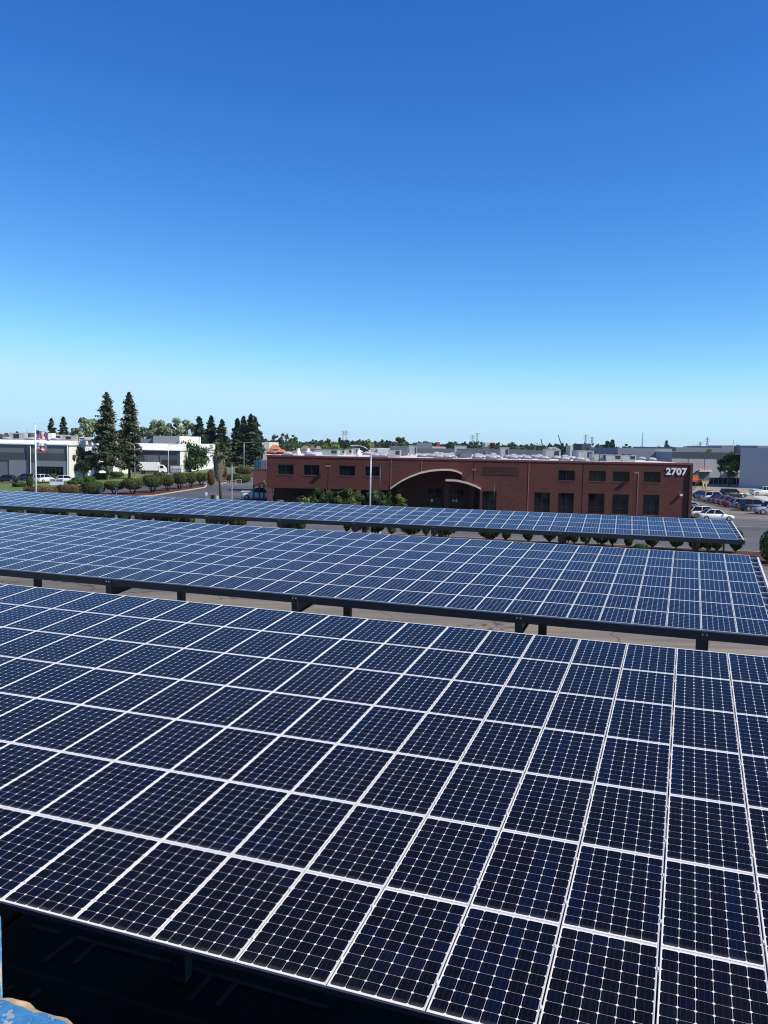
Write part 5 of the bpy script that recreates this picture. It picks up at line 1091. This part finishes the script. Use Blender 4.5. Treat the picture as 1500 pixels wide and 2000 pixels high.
for a in sp: far_tree(*a, grp='distinct trees behind the rooftops')
x = 596
while x < 1200:
    w_ = rng.uniform(9, 22); far_tree(x, hor(x)+rng.uniform(-9.5, -3.5), rng.uniform(600, 900), w_, rng.choice(['dark', 'green', 'grey', 'farwood', 'dark']), n=420); x += w_*.62
for px in list(range(-8, 100, 11))+[130, 196, 232, 272, 382, 445, 515]:
    far_tree(px, hor(px)-rng.uniform(3, 8), rng.uniform(560, 720), rng.uniform(10, 16), rng.choice(['dark', 'grey', 'farwood']), 'one of the low far trees behind the grey warehouses', 'low far trees behind the grey warehouses', n=420)
for px, yt, D in ((1182, 862.5, 300), (1192, 860, 330), (753, 860, 500), (758, 862, 505), (1297, 861, 520), (905, 863, 560), (1120, 867, 450), (1095, 866, 500), (1103, 867, 500), (1070, 866, 520)):
    conifer((gx(px, D), D, 0), tree_h(px, yt, D), 1.7 if D < 480 else 2.4, 'conifer', 'narrow dark cypress on the far skyline', 'narrow dark cypresses on the skyline', n=700, leaf=.8, bare=.03, power=.5, whorls=14, gap=0)
# lollipop tree and far palm
round_tree('round_tree', (gx(1184, 300), 300, 0), tree_h(1184, 859, 300), 1.5, 'dark', 'tiny lollipop tree standing clear of the skyline', 'tree', n=900, leaf=.45, trunk_h=tree_h(1184, 859, 300)*.72, clumps=12, trunk_r=.18)
t = thing('palm_tree', (gx(778, 480), 480, 0), 'small far palm on the skyline above the rooftop boxes', 'palm'); hh = tree_h(778, 859, 480); b = MB(); b.tube([(0, 0, 0), (0, 0, hh)], .3, 6); b.build('trunk', 'bark', t)
P, ct, d = clump_pts(500, 2.4, 2.4, 1.0, 9, 1.0, hh, .6); link('crown', leaf_mesh(P, .8, LF['palm'], tint=ct, stretch=2), t)
# far woods reading as one mass, to the horizon
def woods(name, D0, D1, n, hmin, hmax, size, seed):
    r_ = np.random.RandomState(seed); D = D0+(D1-D0)*r_.rand(n)**.8; a = r_.uniform(-.62, .62, n); X = D*a; nn = 26
    base = np.stack([X, D, np.zeros(n)], 1); h = r_.uniform(hmin, hmax, n)*(.6+.6*np.abs(np.sin(X*.013+D*.004)))
    d = r_.normal(size=(n, nn, 3)); d /= np.linalg.norm(d, axis=2)[:, :, None]; rr = r_.uniform(3, 8, n)[:, None, None]
    P = base[:, None, :]+d*np.concatenate([np.broadcast_to(rr, (n, nn, 1))]*2+[np.broadcast_to((h*.42)[:, None, None], (n, nn, 1))], 2); P[:, :, 2] += (h*.55)[:, None]
    o = link(name, leaf_mesh(P.reshape(-1, 3), size, LF['farwood'], name, N=d.reshape(-1, 3), jitter=.6, tint=np.repeat(r_.rand(n), nn)), None)
    tag(o, kind='stuff', label='far-off woods and garden trees merging along the horizon'); o['category'] = 'woods'
woods('distant_woods', 620, 2400, 2600, 6, 11.5, 3.4, 3)
woods('distant_woods', 430, 620, 260, 4, 7.5, 2.0, 5)

# thin summer haze over the flat valley
hz = MB(); hz.span((-4100, -500, -1.1), (4100, 5100, 60)); ho = hz.build('haze', 'white'); ho.data.materials.clear()
hm = bpy.data.materials.new('thin_haze'); hm.use_nodes = True; hn = hm.node_tree; hn.nodes.clear(); ou = hn.nodes.new('ShaderNodeOutputMaterial'); pv = hn.nodes.new('ShaderNodeVolumePrincipled')
pv.inputs['Color'].default_value = (1, 1, 1, 1); pv.inputs['Density'].default_value = .00005; pv.inputs['Anisotropy'].default_value = .2; hn.links.new(pv.outputs[0], ou.inputs['Volume'])
ho.data.materials.append(hm); tag(ho, kind='stuff'); hm.cycles.homogeneous_volume = True
bpy.context.scene.cycles.volume_bounces = 0
